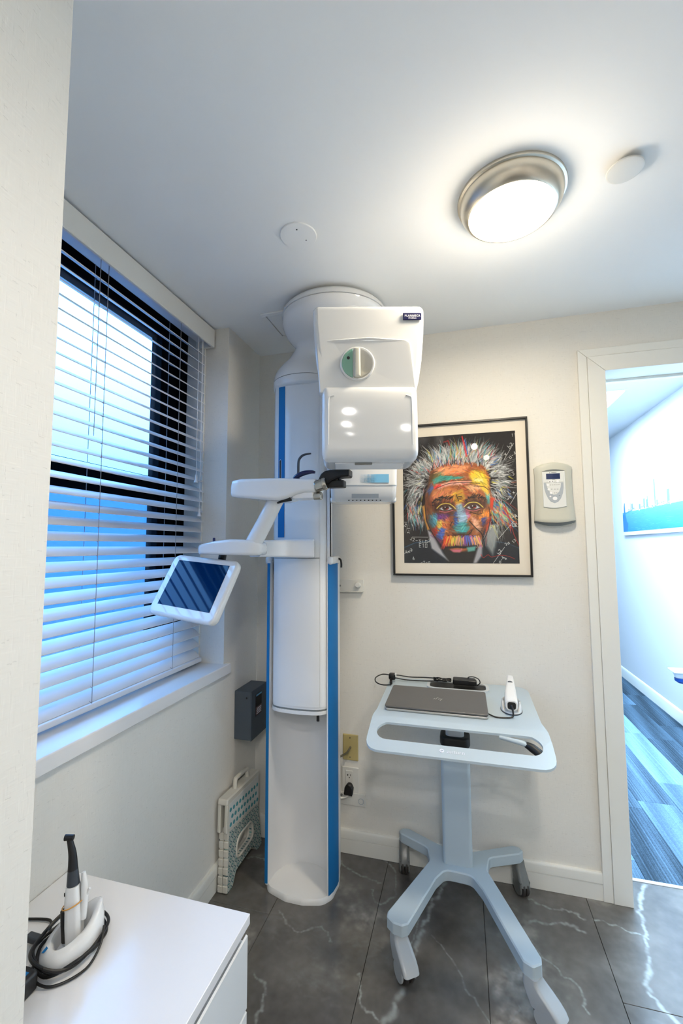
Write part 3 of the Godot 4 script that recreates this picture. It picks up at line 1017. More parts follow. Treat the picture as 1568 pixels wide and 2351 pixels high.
func walls() -> void:
	var wp: Material = M.wallpaper
	struct("ceiling", slab(-1.4, 1.6, CEIL, CEIL + 0.12, -2.02, 2.1), M.ceiling_paint)
	# back wall with the doorway at its right end
	var g := slab(-1.4, 0.575, 0.0, CEIL, -2.13, BACK)
	add_slab(g, 0.575, 1.41, 2.10, CEIL, -2.13, BACK)
	add_slab(g, 1.41, 1.6, 0.0, CEIL, -2.13, BACK)
	add_slab(g, -1.4, 1.6, CEIL, 2.7, -2.13, -2.02)
	struct("wall_back", g, wp)
	# left wall with the window recess
	g = slab(-1.36, LEFT, 0.0, 0.825, BACK, 2.0)
	add_slab(g, -1.36, LEFT, 0.825, CEIL, BACK, -1.69)
	add_slab(g, -1.36, LEFT, 0.825, CEIL, -0.60, 2.0)
	add_slab(g, -1.36, -1.16, 2.33, CEIL, -1.69, -0.60)
	struct("wall_left", g, wp)
	# the short return wall at the left of the picture
	struct("wall_near", slab(LEFT, -0.582, 0.0, CEIL, -0.50, 2.0), wp)
	struct("wall_right", slab(1.45, 1.6, 0.0, CEIL, BACK, 2.0), M.plain_wall)
	struct("wall_front", slab(-1.4, 1.6, 0.0, CEIL, 2.0, 2.1), M.plain_wall)
	# skirting boards
	struct("baseboard_back", skirting(LEFT, 0.491), M.trim_paint)
	var b := skirting(0.0, 1.4)
	var t := Transform3D(Basis(Vector3.UP, PI / 2), Vector3(LEFT - BACK, 0, -0.602))
	for i in b.v.size():
		b.v[i] = t * b.v[i]
	struct("baseboard_left", b, M.trim_paint)
	# door surround: two mitred faces and the lining
	var d := Node3D.new()
	d.name = "door_1"
	d.set_meta("kind", "structure")
	add_child(d)
	var side := geo()
	var head := geo()
	for step in [[0.491, 0.525, 0.016], [0.5255, 0.591, 0.019]]:
		side.prism(PackedVector2Array([Vector2(step[0], 0), Vector2(step[1], 0), Vector2(step[1], 2.083 + 0.591 - step[1] - 0.0006), Vector2(step[0], 2.083 + 0.591 - step[0] - 0.0006)]), BACK, BACK + step[2], Transform3D.IDENTITY, 0.0012)
		head.prism(PackedVector2Array([Vector2(step[1] + 0.0006, 2.083 + 0.591 - step[1]), Vector2(1.5, 2.083 + 0.591 - step[1]), Vector2(1.5, 2.083 + 0.591 - step[0]), Vector2(step[0] + 0.0006, 2.083 + 0.591 - step[0])]), BACK, BACK + step[2], Transform3D.IDENTITY, 0.0012)
	part(d, "side_casing", side, M.trim_paint)
	part(d, "head_casing", head, M.trim_paint)
	part(d, "side_casing", slab(1.394, 1.45, 0, 2.083, BACK, BACK + 0.018, 0.001), M.trim_paint)
	var lining := slab(0.575, 0.5905, 0.0, 2.10, -2.135, BACK)
	add_slab(lining, 1.3945, 1.41, 0.0, 2.10, -2.135, BACK)
	add_slab(lining, 0.5905, 1.3945, 2.0835, 2.10, -2.135, BACK)
	part(d, "door_lining", lining, M.trim_paint)
	part(d, "door_stop", slab(0.5905, 1.3945, 2.072, 2.0835, -2.125, -2.10, 0.001), M.trim_paint)
	# corridor
	struct("wall_hall_right", slab(HALL_X, 1.72, 0, HALL_CEIL, -7.1, -2.13), M.hall_paint)
	struct("wall_hall_left", slab(0.2, 0.33, 0, HALL_CEIL, -7.1, -2.13), M.hall_paint)
	struct("wall_hall_end", slab(0.33, HALL_X, 0, HALL_CEIL, -7.1, -7.0), M.hall_paint)
	struct("ceiling_hall", slab(0.2, 1.72, HALL_CEIL, HALL_CEIL + 0.1, -7.1, -2.02), M.hall_paint)
	g = geo().prism(PackedVector2Array([Vector2(0, 0), Vector2(0.013, 0), Vector2(0.013, 0.085), Vector2(0.004, 0.10), Vector2(0, 0.10)]), 0, 4.8, xf(Vector3(HALL_X, 0, -2.14), PI))
	struct("baseboard_hall", g, M.trim_paint)


func skirting(x0: float, x1: float) -> Geo:
	# a two-step board along x in front of the back wall
	var prof := PackedVector2Array([Vector2(0, 0), Vector2(0.012, 0), Vector2(0.012, 0.058), Vector2(0.0095, 0.060), Vector2(0.0095, 0.062), Vector2(0.015, 0.064), Vector2(0.015, 0.092), Vector2(0.010, 0.100), Vector2(0, 0.100)])
	return geo().prism(prof, x0, x1, Transform3D(Basis(Vector3(0, 0, 1), Vector3(0, 1, 0), Vector3(1, 0, 0)), Vector3(0, 0, BACK)))


func window() -> void:
	var w := Node3D.new()
	w.name = "window_1"
	w.set_meta("kind", "structure")
	add_child(w)
	var blk: Material = M.window_black
	var f := slab(-1.26, -1.19, 0.825, 0.90, -1.69, -0.60, 0.003)
	add_slab(f, -1.26, -1.19, 2.255, 2.345, -1.69, -0.60, 0.003)
	add_slab(f, -1.26, -1.19, 0.90, 2.255, -1.69, -1.625, 0.003)
	add_slab(f, -1.26, -1.19, 0.90, 2.255, -0.665, -0.60, 0.003)
	part(w, "frame", f, blk)
	part(w, "stile", slab(-1.25, -1.195, 0.90, 2.255, -1.617, -1.515, 0.003), blk)
	part(w, "stile", slab(-1.25, -1.195, 0.90, 2.255, -0.76, -0.672, 0.003), blk)
	part(w, "stile", slab(-1.248, -1.215, 0.90, 2.255, -1.625, -1.617), M.unit_grey)
	part(w, "meeting_rail", slab(-1.25, -1.195, 1.545, 1.645, -1.515, -0.76, 0.003), blk)
	part(w, "pane", slab(-1.228, -1.222, 1.645, 2.255, -1.515, -0.76), M.window_glass)
	part(w, "pane", slab(-1.228, -1.222, 0.90, 1.545, -1.515, -0.76), M.window_glass)
	part(w, "sill", geo().rbox(Vector3(-1.077, 0.846, -1.155), Vector3(0.226, 0.042, 1.13), 0.004, 0.004), M.sill_paint)
	part(w, "jamb_lining", slab(-1.19, -1.10, 0.868, CEIL, -1.69, -1.682, 0.001), M.trim_paint)
	# what stands outside: a parapet and a gravel roof
	var o := struct("terrain", slab(-14.0, -1.4, 0.0, 0.62, -9.0, 6.0), M.roof_gravel)
	o = single("parapet_wall", "grey rendered parapet wall outside the window, seen through the lower slats", "wall", slab(-3.3, -3.05, 0.62, 1.95, -9.0, 6.0, 0.01), M.parapet)


func blinds() -> void:
	var b := thing("venetian_blind", "white wide-slat venetian blind lowered over the black framed window above the sill", "blind", Vector3(-1.10, 0.868, -1.15))
	var z0 := -1.668
	var z1 := -0.62
	var zl := z1 - z0
	# one slat, slightly crowned, shared by all
	var sec := PackedVector2Array()
	for k in 9:
		var u := -1.0 + k / 4.0
		sec.append(Vector2(u * 0.025, 0.0022 * (1 - u * u) + 0.0012))
	for k in 9:
		var u := 1.0 - k / 4.0
		sec.append(Vector2(u * 0.025, 0.0022 * (1 - u * u) - 0.0012))
	var slat: ArrayMesh = geo().prism(sec, -zl / 2, zl / 2).mesh()
	var pitch := 0.0437
	var n := 31
	for k in n:
		var y := 0.913 + pitch * k
		var o := MeshInstance3D.new()
		o.name = "slat"
		o.mesh = slat
		o.material_override = M.slat_white
		# the room-side edge hangs lower
		var tilt := deg_to_rad(-31.0 - 9.0 * exp(-k / 3.0))
		o.transform = Transform3D(Basis(Vector3(0, 0, 1), tilt), Vector3(-1.105, y, (z0 + z1) / 2) - b.position)
		b.add_child(o, true)
	part(b, "bottom_rail", geo().rbox(Vector3(-1.10, 0.887, (z0 + z1) / 2), Vector3(0.052, 0.018, zl), 0.004, 0.004), M.slat_white)
	part(b, "head_rail", slab(-1.135, -1.075, 2.285, 2.33, z0, z1, 0.002), M.slat_white)
	var v := slab(-1.062, -1.050, 2.255, 2.338, -1.681, -0.602, 0.002)
	add_slab(v, -1.14, -1.062, 2.255, 2.338, -1.681, -1.672, 0.001)
	part(b, "valance", v, M.trim_paint)
	for z in [-1.10, -1.478, -0.76]:
		for x in [-1.0795, -1.1335]:
			part(b, "ladder_cord", geo().tube([Vector3(x, 0.88, z), Vector3(x, 2.30, z)], 0.0011, 6), M.cord_grey)
		var rung := geo()
		for k in n:
			rung.tube([Vector3(-1.0795, 0.8965 + pitch * k, z), Vector3(-1.1335, 0.9255 + pitch * k, z)], 0.0008, 4)
		part(b, "ladder_rung", rung, M.cord_grey)
	part(b, "tilt_cord", geo().tube([Vector3(-1.072, 2.29, -1.06), Vector3(-1.073, 1.70, -1.06)], 0.0011, 6), M.cord_grey)
	for c in [[-1.585, 1.63, 0.0], [-1.607, 1.49, 0.004], [-1.615, 1.63, 0.002]]:
		var cord := part(b, "pull_cord", geo().tube([Vector3(-1.068 + c[2], 2.29, c[0]), Vector3(-1.066 + c[2], c[1] + 0.03, c[0])], 0.0012, 6), M.cord_white)
		if c[2] < 0.0015 or c[2] > 0.003:
			part(cord, "tassel", geo().lathe([Vector2(0.001, 0.034), Vector2(0.005, 0.032), Vector2(0.006, 0.022), Vector2(0.0045, 0.015), Vector2(0.009, 0.003), Vector2(0.009, 0.0), Vector2(0.001, -0.001)], 16, xf(Vector3(-1.066 + c[2], c[1], c[0]))), M.cord_white)


func ceiling_things() -> void:
	# main ceiling lamp
	lamp(Vector3(0.157, CEIL, -1.245), "round brushed nickel ceiling lamp glowing above the instrument cart")
	var s := thing("ceiling_cover_plate", "flat round white blanking plate on the ceiling left of the lamp", "cover plate", Vector3(-0.475, CEIL, -1.228))
	part(s, "plate", geo().lathe([Vector2(0.0, 0.0), Vector2(0.058, 0.0), Vector2(0.058, -0.0025), Vector2(0.0565, -0.004), Vector2(0.0, -0.004)], 48, xf(s.position)), M.ceiling_paint)
	for p in [Vector2(0.006, 0.03), Vector2(0.018, -0.022)]:
		part(s, "screw", geo().lathe([Vector2(0.0, -0.003), Vector2(0.0028, -0.003), Vector2(0.0022, -0.0048), Vector2(0.0, -0.005)], 12, xf(s.position + Vector3(p.x, 0, p.y))), M.gap_black if p.y > 0 else M.chrome)
	var d := thing("sprinkler_cover", "small round white disc standing off the ceiling right of the lamp", "ceiling disc", Vector3(0.432, CEIL, -1.215))
	part(d, "stem", geo().lathe([Vector2(0.0, 0.0), Vector2(0.022, 0.0), Vector2(0.022, -0.014), Vector2(0.0, -0.014)], 24, xf(d.position)), M.gap_black)
	part(d, "disc", geo().lathe([Vector2(0.0, -0.012), Vector2(0.0415, -0.012), Vector2(0.043, -0.0135), Vector2(0.0425, -0.0165), Vector2(0.038, -0.0185), Vector2(0.0, -0.0195)], 48, xf(d.position)), M.outlet_white)
	var v := thing("ceiling_hatch", "square white access hatch on the ceiling above the x-ray column in the corner", "hatch", Vector3(-0.69, CEIL, -1.73))
	var fr := geo()
	for q in [[-0.80, -0.58, -1.640, -1.622], [-0.80, -0.58, -1.842, -1.824], [-0.80, -0.782, -1.824, -1.640], [-0.598, -0.58, -1.824, -1.640]]:
		add_slab(fr, q[0], q[1], CEIL - 0.006, CEIL, q[2], q[3], 0.001)
	part(v, "frame", fr, M.ceiling_paint)
	part(v, "panel", slab(-0.779, -0.601, CEIL - 0.004, CEIL, -1.821, -1.643, 0.001), M.ceiling_paint)
	# the same round lamps go on behind the camera
	var l := thing("ceiling_light_panel", "bright long light panel in the corridor ceiling, the one seen through the doorway", "ceiling light", Vector3(0.93, HALL_CEIL, -4.25))
	part(l, "frame", slab(0.615, 1.225, HALL_CEIL - 0.004, HALL_CEIL, -4.87, -3.61, 0.001), M.hall_paint)
	part(l, "light_diffuser", slab(0.635, 1.205, HALL_CEIL - 0.009, HALL_CEIL - 0.0035, -4.85, -3.63), M.hall_light_diffuser)
	l = thing("ceiling_light_panel", "square light panel in the corridor ceiling just beyond the door head, the nearer one", "ceiling light", Vector3(0.92, HALL_CEIL, -2.78))
	part(l, "frame", slab(0.615, 1.225, HALL_CEIL - 0.004, HALL_CEIL, -3.085, -2.475, 0.001), M.hall_paint)
	part(l, "light_diffuser", slab(0.635, 1.205, HALL_CEIL - 0.009, HALL_CEIL - 0.0035, -3.065, -2.495), M.hall_light_diffuser)


func lamp(at: Vector3, label: String) -> Node3D:
	var o := thing("ceiling_lamp", label, "ceiling lamp", at)
	part(o, "lamp_ring", geo().lathe([Vector2(0.10, 0.0), Vector2(0.1445, 0.0), Vector2(0.1455, -0.004), Vector2(0.144, -0.008), Vector2(0.138, -0.010), Vector2(0.1385, -0.014), Vector2(0.135, -0.030), Vector2(0.127, -0.044), Vector2(0.119, -0.052), Vector2(0.115, -0.053), Vector2(0.114, -0.048), Vector2(0.112, -0.01), Vector2(0.10, -0.004)], 72, xf(at)), M.lamp_nickel)
	var prof := [Vector2(0.0, -0.02), Vector2(0.1125, -0.02), Vector2(0.1135, -0.051)]
	for k in 8:
		var a := PI / 2 * (k + 1) / 8.0
		prof.append(Vector2(0.1135 * cos(a), -0.051 - 0.022 * sin(a)))
	part(o, "lamp_diffuser", geo().lathe(prof, 56, xf(at)), M.lamp_diffuser)
	var al := AreaLight3D.new()
	al.name = "lamp_light"
	al.area_size = Vector2(0.18, 0.18)
	al.area_normalize_energy = true
	al.light_color = Color(1.0, 0.94, 0.84)
	al.light_energy = 1.0
	al.area_range = 12.0
	al.area_attenuation = 2.0
	al.shadow_enabled = true
	al.position = at + Vector3(0, -0.078, 0)
	al.rotation = Vector3(-PI / 2, 0, 0)
	add_child(al)
	# the bulging face also throws light sideways and up on the ceiling
	var l := OmniLight3D.new()
	l.name = "lamp_glow"
	l.position = at + Vector3(0, -0.15, 0)
	l.light_color = Color(1.0, 0.94, 0.85)
	l.light_energy = 0.088
	l.light_size = 0.06
	l.omni_range = 12.0
	l.omni_attenuation = 2.0
	l.shadow_enabled = true
	add_child(l, true)
	return o


func downlight(at: Vector3, label: String) -> void:
	var o := thing("downlight", label, "downlight", at, "downlights behind the camera")
	part(o, "trim_ring", geo().lathe([Vector2(0.040, 0.0), Vector2(0.055, 0.0), Vector2(0.055, -0.003), Vector2(0.050, -0.006), Vector2(0.041, -0.006)], 40, xf(at)), M.outlet_white)
	part(o, "lamp_diffuser", geo().lathe([Vector2(0, -0.001), Vector2(0.041, -0.001), Vector2(0.041, -0.004), Vector2(0, -0.004)], 32, xf(at)), M.lamp_diffuser)
	var l := SpotLight3D.new()
	l.name = "downlight_beam"
	l.position = at + Vector3(0, -0.035, 0)
	l.rotation = Vector3(-PI / 2, 0, 0)
	l.light_color = Color(1.0, 0.982, 0.958)
	l.light_energy = 0.58
	l.light_size = 0.03
	l.spot_range = 12.0
	l.spot_angle = 82.0
	l.spot_angle_attenuation = 0.6
	l.spot_attenuation = 2.0
	l.shadow_enabled = true
	add_child(l, true)


# ---------------------------------------------------------------- the x-ray unit
func oval(c: Vector3, hx: float, hz: float, n := 48) -> PackedVector3Array:
	var r := PackedVector3Array()
	for k in n:
		var a := TAU * k / n
		r.append(c + Vector3(cos(a) * hx, 0, sin(a) * hz))
	return r


func plan(pts: PackedVector2Array, y: float) -> PackedVector3Array:
	var r := PackedVector3Array()
	for p in pts:
		r.append(Vector3(p.x, y, p.y))
	return r


func upright(pts: PackedVector2Array, y0: float, y1: float, g: Geo = null) -> Geo:
	if g == null:
		g = geo()
	return g.loft([plan(pts, y0), plan(pts, y1)])


func front_z(x: float) -> float:
	# the gently bowed front of the sliding carriage
	var u := (x + 0.654) / 0.124
	return -1.686 - 0.016 * u * u - 0.03 * pow(absf(u), 8.0)


func bowed(x0: float, x1: float, y0: float, y1: float, out: float, deep := 0.006) -> Geo:
	# a thin panel that follows the carriage front
	var a := PackedVector2Array()
	for k in 13:
		var x := lerpf(x0, x1, k / 12.0)
		a.append(Vector2(x, front_z(x) + out))
	for k in 13:
		var x := lerpf(x1, x0, k / 12.0)
		a.append(Vector2(x, front_z(x) + out - deep))
	return upright(a, y0, y1)


func xray() -> void:
	var t := thing("xray_machine", "tall white and blue panoramic x-ray unit standing between the blinds and the framed print", "x-ray unit", Vector3(-0.652, 0, -1.80))
	# foot plate
	var foot := rounded([Vector2(-0.801, -1.735), Vector2(-0.775, -1.695), Vector2(-0.69, -1.668), Vector2(-0.62, -1.668), Vector2(-0.545, -1.688), Vector2(-0.516, -1.725), Vector2(-0.510, -1.80), Vector2(-0.53, -1.90), Vector2(-0.77, -1.90), Vector2(-0.806, -1.80)], 0.05, 6)
	var inner := PackedVector2Array()
	for p in foot:
		inner.append(p + (Vector2(-0.652, -1.79) - p).normalized() * 0.006)
	part(t, "foot_plate", geo().loft([plan(foot, 0.0), plan(foot, 0.012), plan(inner, 0.020)]), M.unit_white)
	# outer column: a channel, open to the front, hollow inside
	var ch := PackedVector2Array([Vector2(-0.791, -1.709), Vector2(-0.797, -1.73), Vector2(-0.801, -1.77), Vector2(-0.799, -1.82), Vector2(-0.786, -1.895), Vector2(-0.53, -1.895), Vector2(-0.516, -1.82), Vector2(-0.513, -1.77), Vector2(-0.519, -1.735), Vector2(-0.528, -1.712)])
	ch.append(Vector2(-0.534, -1.712))
	for k in 17:
		var a := PI * k / 16.0
		ch.append(Vector2(-0.657 + 0.121 * cos(a), -1.745 - 0.118 * sin(a)))
	ch.append(Vector2(-0.7805, -1.709))
	part(t, "column", upright(ch, 0.015, 1.30), M.unit_satin, 50.0)
	# blue trims along both front edges
	for q in [[-0.5285, -1.711, -0.5185, -1.7355, -0.5125, -1.771, -0.5125, -1.792], [-0.7810, -1.7070, -0.7915, -1.7075, -0.7978, -1.728, -0.8015, -1.760]]:
		var p := pairs(q)
		var line := PackedVector2Array()
		var o := Vector2(0.003, 0.0004) if q[0] > -0.65 else Vector2(-0.0018, 0.0022)
		for k in p:
			line.append(k)
		for k in 4:
			line.append(p[3 - k] + o)
		part(t, "blue_trim", upright(line, 0.022, 1.292), M.unit_blue, 50.0)
	# caps on the two channel edges
	for sgn in [1, -1]:
		var cx: float = -0.6575 + sgn * 0.137
		var cap := geo().rbox(Vector3(cx, 1.304, -1.772), Vector3(0.026, 0.034, 0.128), 0.011, 0.011)
		var c := part(t, "column_cap", cap, M.unit_white)
		if sgn > 0:
			part(c, "cable_clip", geo().tube([Vector3(-0.512, 1.310, -1.80), Vector3(-0.500, 1.306, -1.80), Vector3(-0.496, 1.290, -1.80), Vector3(-0.496, 1.272, -1.80)], 0.004, 8, Transform3D.IDENTITY, 4), M.soft_black)
	# sliding carriage inside the channel
	var car := PackedVector2Array()
	for k in 21:
		var x := lerpf(-0.778, -0.530, k / 20.0)
		car.append(Vector2(x, front_z(x)))
	car.append_array(PackedVector2Array([Vector2(-0.532, -1.745), Vector2(-0.560, -1.80), Vector2(-0.62, -1.845), Vector2(-0.70, -1.845), Vector2(-0.755, -1.81), Vector2(-0.778, -1.755)]))
	var carriage := part(t, "carriage", upright(car, 0.715, 2.06), M.unit_white, 50.0)
	part(carriage, "front_panel", bowed(-0.762, -0.560, 0.725, 1.312, 0.002), M.unit_white, 50.0)
	part(carriage, "side_strip", bowed(-0.5575, -0.536, 0.725, 2.045, 0.0015), M.unit_satin, 50.0)
	part(carriage, "seam", bowed(-0.762, -0.560, 1.3125, 1.3155, 0.0022), M.panel_shadow_grey, 50.0)
	part(carriage, "blue_stripe", bowed(-0.742, -0.711, 1.40, 2.044, 0.0018), M.unit_blue, 50.0)
	var slot := part(carriage, "slot", geo().prism(rounded([Vector2(-0.7345, 1.60), Vector2(-0.7275, 1.60), Vector2(-0.7275, 1.725), Vector2(-0.7345, 1.725)], 0.003), front_z(-0.731) - 0.002, front_z(-0.731) + 0.0035), M.gap_black)
	part(carriage, "slot_rim", geo().tube([Vector3(-0.735, 1.60, front_z(-0.735) + 0.003), Vector3(-0.735, 1.724, front_z(-0.735) + 0.003), Vector3(-0.731, 1.729, front_z(-0.731) + 0.003), Vector3(-0.727, 1.724, front_z(-0.727) + 0.003), Vector3(-0.727, 1.60, front_z(-0.727) + 0.003)], 0.0009, 6), M.unit_satin)
	# lower lip of the carriage
	var lip := PackedVector2Array()
	for k in 21:
		var x := lerpf(-0.780, -0.528, k / 20.0)
		lip.append(Vector2(x, front_z(clampf(x, -0.778, -0.530)) + 0.004))
	lip.append_array(PackedVector2Array([Vector2(-0.528, -1.77), Vector2(-0.780, -1.77)]))
	part(t, "gap_line", upright(car, 0.709, 0.716), M.panel_shadow_grey, 50.0)
	part(t, "carriage_lip", upright(lip, 0.696, 0.709), M.unit_white, 50.0)
	part(t, "lock_pin", geo().lathe([Vector2(0, 0.700), Vector2(0.006, 0.700), Vector2(0.006, 0.672), Vector2(0, 0.671)], 14, xf(Vector3(-0.567, 0, -1.700))), M.soft_black)
	part(t, "pinch_gap", slab(-0.5325, -0.5285, 0.72, 1.30, -1.745, -1.714), M.gap_black)
	part(t, "cable_line", geo().tube([Vector3(-0.517, 1.30, -1.716), Vector3(-0.517, 2.05, -1.716)], 0.0022, 6), M.gap_black)
	part(t, "side_fairing", slab(-0.534, -0.519, 1.30, 2.05, -1.745, -1.716, 0.003), M.unit_satin)
	# collar, shoulder, neck and top disc in one sweep
	var col := []
	for q in [[2.046, 0.136, 0.118], [2.052, 0.147, 0.130], [2.060, 0.1505, 0.134], [2.0845, 0.1505, 0.134], [2.0855, 0.149, 0.1325]]:
		col.append(oval(Vector3(-0.652, q[0], -1.798), q[1], q[2]))
	part(t, "collar", geo().loft(col), M.unit_white, 50.0)
	var sweep := []
	for q in [[2.0875, -0.654, -1.798, 0.149, 0.1325], [2.105, -0.654, -1.797, 0.147, 0.130], [2.130, -0.653, -1.796, 0.138, 0.123], [2.155, -0.646, -1.792, 0.120, 0.110], [2.175, -0.634, -1.786, 0.102, 0.098],
			[2.200, -0.615, -1.775, 0.093, 0.092], [2.215, -0.596, -1.764, 0.092, 0.092], [2.226, -0.578, -1.750, 0.102, 0.101], [2.233, -0.557, -1.732, 0.130, 0.126], [2.243, -0.535, -1.712, 0.162, 0.155],
			[2.256, -0.513, -1.698, 0.190, 0.181], [2.270, -0.500, -1.688, 0.207, 0.196], [2.285, -0.493, -1.684, 0.214, 0.202], [2.300, -0.490, -1.682, 0.2165, 0.2045]]:
		sweep.append(oval(Vector3(q[1], q[0], q[2]), q[3], q[4]))
	part(t, "shoulder_arm", geo().loft(sweep), M.unit_white, 60.0)
	var rim := []
	for q in [[2.3025, 0.2160, 0.204], [2.3035, 0.2185, 0.2065], [2.318, 0.2165, 0.2045], [2.330, 0.207, 0.196], [2.336, 0.186, 0.176], [2.338, 0.15, 0.14]]:
		rim.append(oval(Vector3(-0.490, q[0], -1.682), q[1], q[2]))
	part(t, "top_disc", geo().loft(rim), M.unit_white, 50.0)
	part(t, "disc_seam", geo().loft([oval(Vector3(-0.490, 2.2995, -1.682), 0.2140, 0.202), oval(Vector3(-0.490, 2.3030, -1.682), 0.2140, 0.202)]), M.panel_shadow_grey)
	part(t, "collar_seam", geo().loft([oval(Vector3(-0.654, 2.085, -1.798), 0.1465, 0.130), oval(Vector3(-0.654, 2.088, -1.798), 0.1465, 0.130)]), M.soft_black)
	head(t)
	patient_support(t)


func head(t: Node3D) -> void:
	# the sensor head faces the room, the tube head hangs behind it; both on the C-arm, turned together
	var H := xf(Vector3(-0.2485, 0, -1.215), HEAD_YAW)
	# C-arm
	var arm := geo()
	arm.rbox(Vector3(0, 1.995, -0.30), Vector3(0.24, 0.13, 0.50), 0.06, 0.03, H)
	arm.rbox(Vector3(0, 1.84, -0.475), Vector3(0.20, 0.32, 0.10), 0.04, 0.02, H)
	part(t, "c_arm", arm, M.unit_white)
	part(t, "arm_bearing", geo().lathe([Vector2(0.075, 2.05), Vector2(0.075, 2.25), Vector2(0.09, 2.29)], 32, H * xf(Vector3(-0.06, 0, -0.42))), M.unit_white)
	# upper housing: levels y, half width, front z, back z, corner radius
	var rings := []
	for q in [[1.800, 0.1340, 0.008, -0.150, 0.020], [1.815, 0.1395, 0.011, -0.155, 0.022], [1.84, 0.1455, 0.011, -0.16, 0.022], [1.90, 0.1550, 0.010, -0.16, 0.020], [1.96, 0.1600, 0.009, -0.16, 0.018], [2.01, 0.1630, 0.008, -0.16, 0.016],
			[2.052, 0.1640, 0.006, -0.155, 0.016], [2.060, 0.1630, 0.004, -0.15, 0.016], [2.066, 0.1600, -0.001, -0.145, 0.014], [2.068, 0.1540, -0.008, -0.14, 0.010]]:
		var ring := PackedVector3Array()
		for p in Geo.rrect(q[1], (q[2] - q[3]) / 2, q[4], 5):
			# front and top edges bulge a little
			var u: float = p.x / q[1]
			var b: float = 0.006 * (1.0 - u * u) if p.y > 0 else 0.0
			ring.append(Vector3(p.x, q[0] + (0.004 * (1 - u * u) if q[0] > 2.045 else 0.0), p.y + (q[2] + q[3]) / 2 + b))
		rings.append(ring)
	var up := part(t, "sensor_housing", geo().loft(rings, H), M.unit_white, 45.0)
	# raised front shield, running on into the cassette box below
	var shield := rounded([Vector2(-0.1435, 1.80), Vector2(0.1345, 1.80), Vector2(0.121, 1.957), Vector2(0.0, 1.966), Vector2(-0.155, 1.962)], [0.0, 0.0, 0.026, 0.3, 0.02], 8)
	var plate0 := geo().prism(shield, -0.010, 0.0195, Transform3D.IDENTITY, 0.004)
	for i in plate0.v.size():
		# flush with the housing at the upper left, proud of it at the right and below
		var q := plate0.v[i]
		var proud := clampf((q.x + 0.16) / 0.16, 0.0, 1.0)
		proud = maxf(proud, clampf((1.90 - q.y) / 0.09, 0.0, 1.0))
		plate0.v[i] = H * (q - Vector3(0, 0, 0.012 * (1.0 - proud)))
	part(up, "front_shield", plate0, M.unit_white, 50.0)
	# cassette box
	rings = []
	for q in [[1.602, 0.118, 0.000, 0.012], [1.6045, 0.127, 0.010, 0.016], [1.610, 0.1330, 0.021, 0.018], [1.620, 0.1365, 0.029, 0.020], [1.635, 0.1375, 0.033, 0.022], [1.72, 0.1375, 0.033, 0.022], [1.77, 0.1370, 0.032, 0.022], [1.795, 0.1365, 0.029, 0.020], [1.806, 0.1360, 0.026, 0.018], [1.814, 0.1350, 0.021, 0.016]]:
		var ring := PackedVector3Array()
		for p in Geo.rrect(q[1], (q[2] + 0.12) / 2, q[3], 5):
			var u: float = p.x / q[1]
			ring.append(Vector3(p.x, q[0], p.y + (q[2] - 0.12) / 2 + (0.005 * (1.0 - u * u) if p.y > 0 else 0.0)))
		rings.append(ring)
	var cas := part(t, "cassette_box", geo().loft(rings, H), M.unit_white, 50.0)
	for s in [-1, 1]:
		var groove := geo().tube([Vector3(s * 0.102, 1.787, 0.0318), Vector3(s * 0.113, 1.784, 0.0312), Vector3(s * 0.1175, 1.772, 0.0325), Vector3(s * 0.1180, 1.70, 0.0335), Vector3(s * 0.1180, 1.645, 0.0330)], 0.0022, 8, H, 4)
		part(cas, "edge_ridge", groove, M.unit_white, 60.0)
	part(cas, "bottom_plate", geo().box(Vector3(0.0, 1.6010, -0.055), Vector3(0.20, 0.004, 0.09), H, 0.001), M.unit_satin)
	part(cas, "bottom_latch", geo().box(Vector3(-0.018, 1.5995, -0.012), Vector3(0.05, 0.006, 0.012), H, 0.001), M.caster_rear)
	# round lock knob: a seat, half green half cream, with a grip rib
	var K := H * xf(Vector3(-0.0345, 1.8855, 0.0185))
	var turn := K * Transform3D(Basis(Vector3.RIGHT, PI / 2), Vector3.ZERO)
	var knob := part(t, "lock_knob", geo().lathe([Vector2(0, 0.0005), Vector2(0.0475, 0.0012), Vector2(0.0490, 0.0), Vector2(0.0490, -0.004), Vector2(0, -0.004)], 48, turn), M.gap_black)
	part(knob, "knob_ring", geo().lathe([Vector2(0.0480, 0.003), Vector2(0.0505, 0.0005), Vector2(0.0505, -0.003), Vector2(0.0485, -0.003)], 48, turn), M.unit_white)
	var half := arc(Vector2.ZERO, 0.0450, 107, 253, 24)
	part(knob, "green_half", geo().prism(half, 0.0, 0.005, K, 0.0015), M.knob_green)
	var right := arc(Vector2.ZERO, 0.0450, -105, 105, 28)
	part(knob, "cream_half", geo().prism(right, 0.0, 0.003, K, 0.0005), M.knob_cream)
	var rib := geo().rbox(Vector3.ZERO, Vector3(0.019, 0.084, 0.022), 0.006, 0.004, K * xf(Vector3(-0.001, 0, 0.004)))
	part(knob, "grip_rib", rib, M.knob_cream)
	part(knob, "marker_dot", geo().lathe([Vector2(0, 0.0062), Vector2(0.0045, 0.0062), Vector2(0.0045, 0.004), Vector2(0, 0.004)], 20, turn * xf(Vector3(-0.026, 0, -0.015))), M.soft_black)
	# maker's plate
	var N := H * xf(Vector3(0.127, 2.030, 0.0085), 0, -0.03)
	var plate := part(t, "name_plate", geo().box(Vector3(0, 0, 0.003), Vector3(0.054, 0.021, 0.004), N, 0.0008), M.navy)
	text(t, "lettering", "PLANMECA", 0.0062, N * xf(Vector3(0, 0.001, 0.0055)), M.white_ink)
	text(t, "lettering", "ProMax", 0.0038, N * xf(Vector3(0, -0.0062, 0.0055)), M.white_ink)
	plate.set_meta("label", "small navy name plate with white lettering")
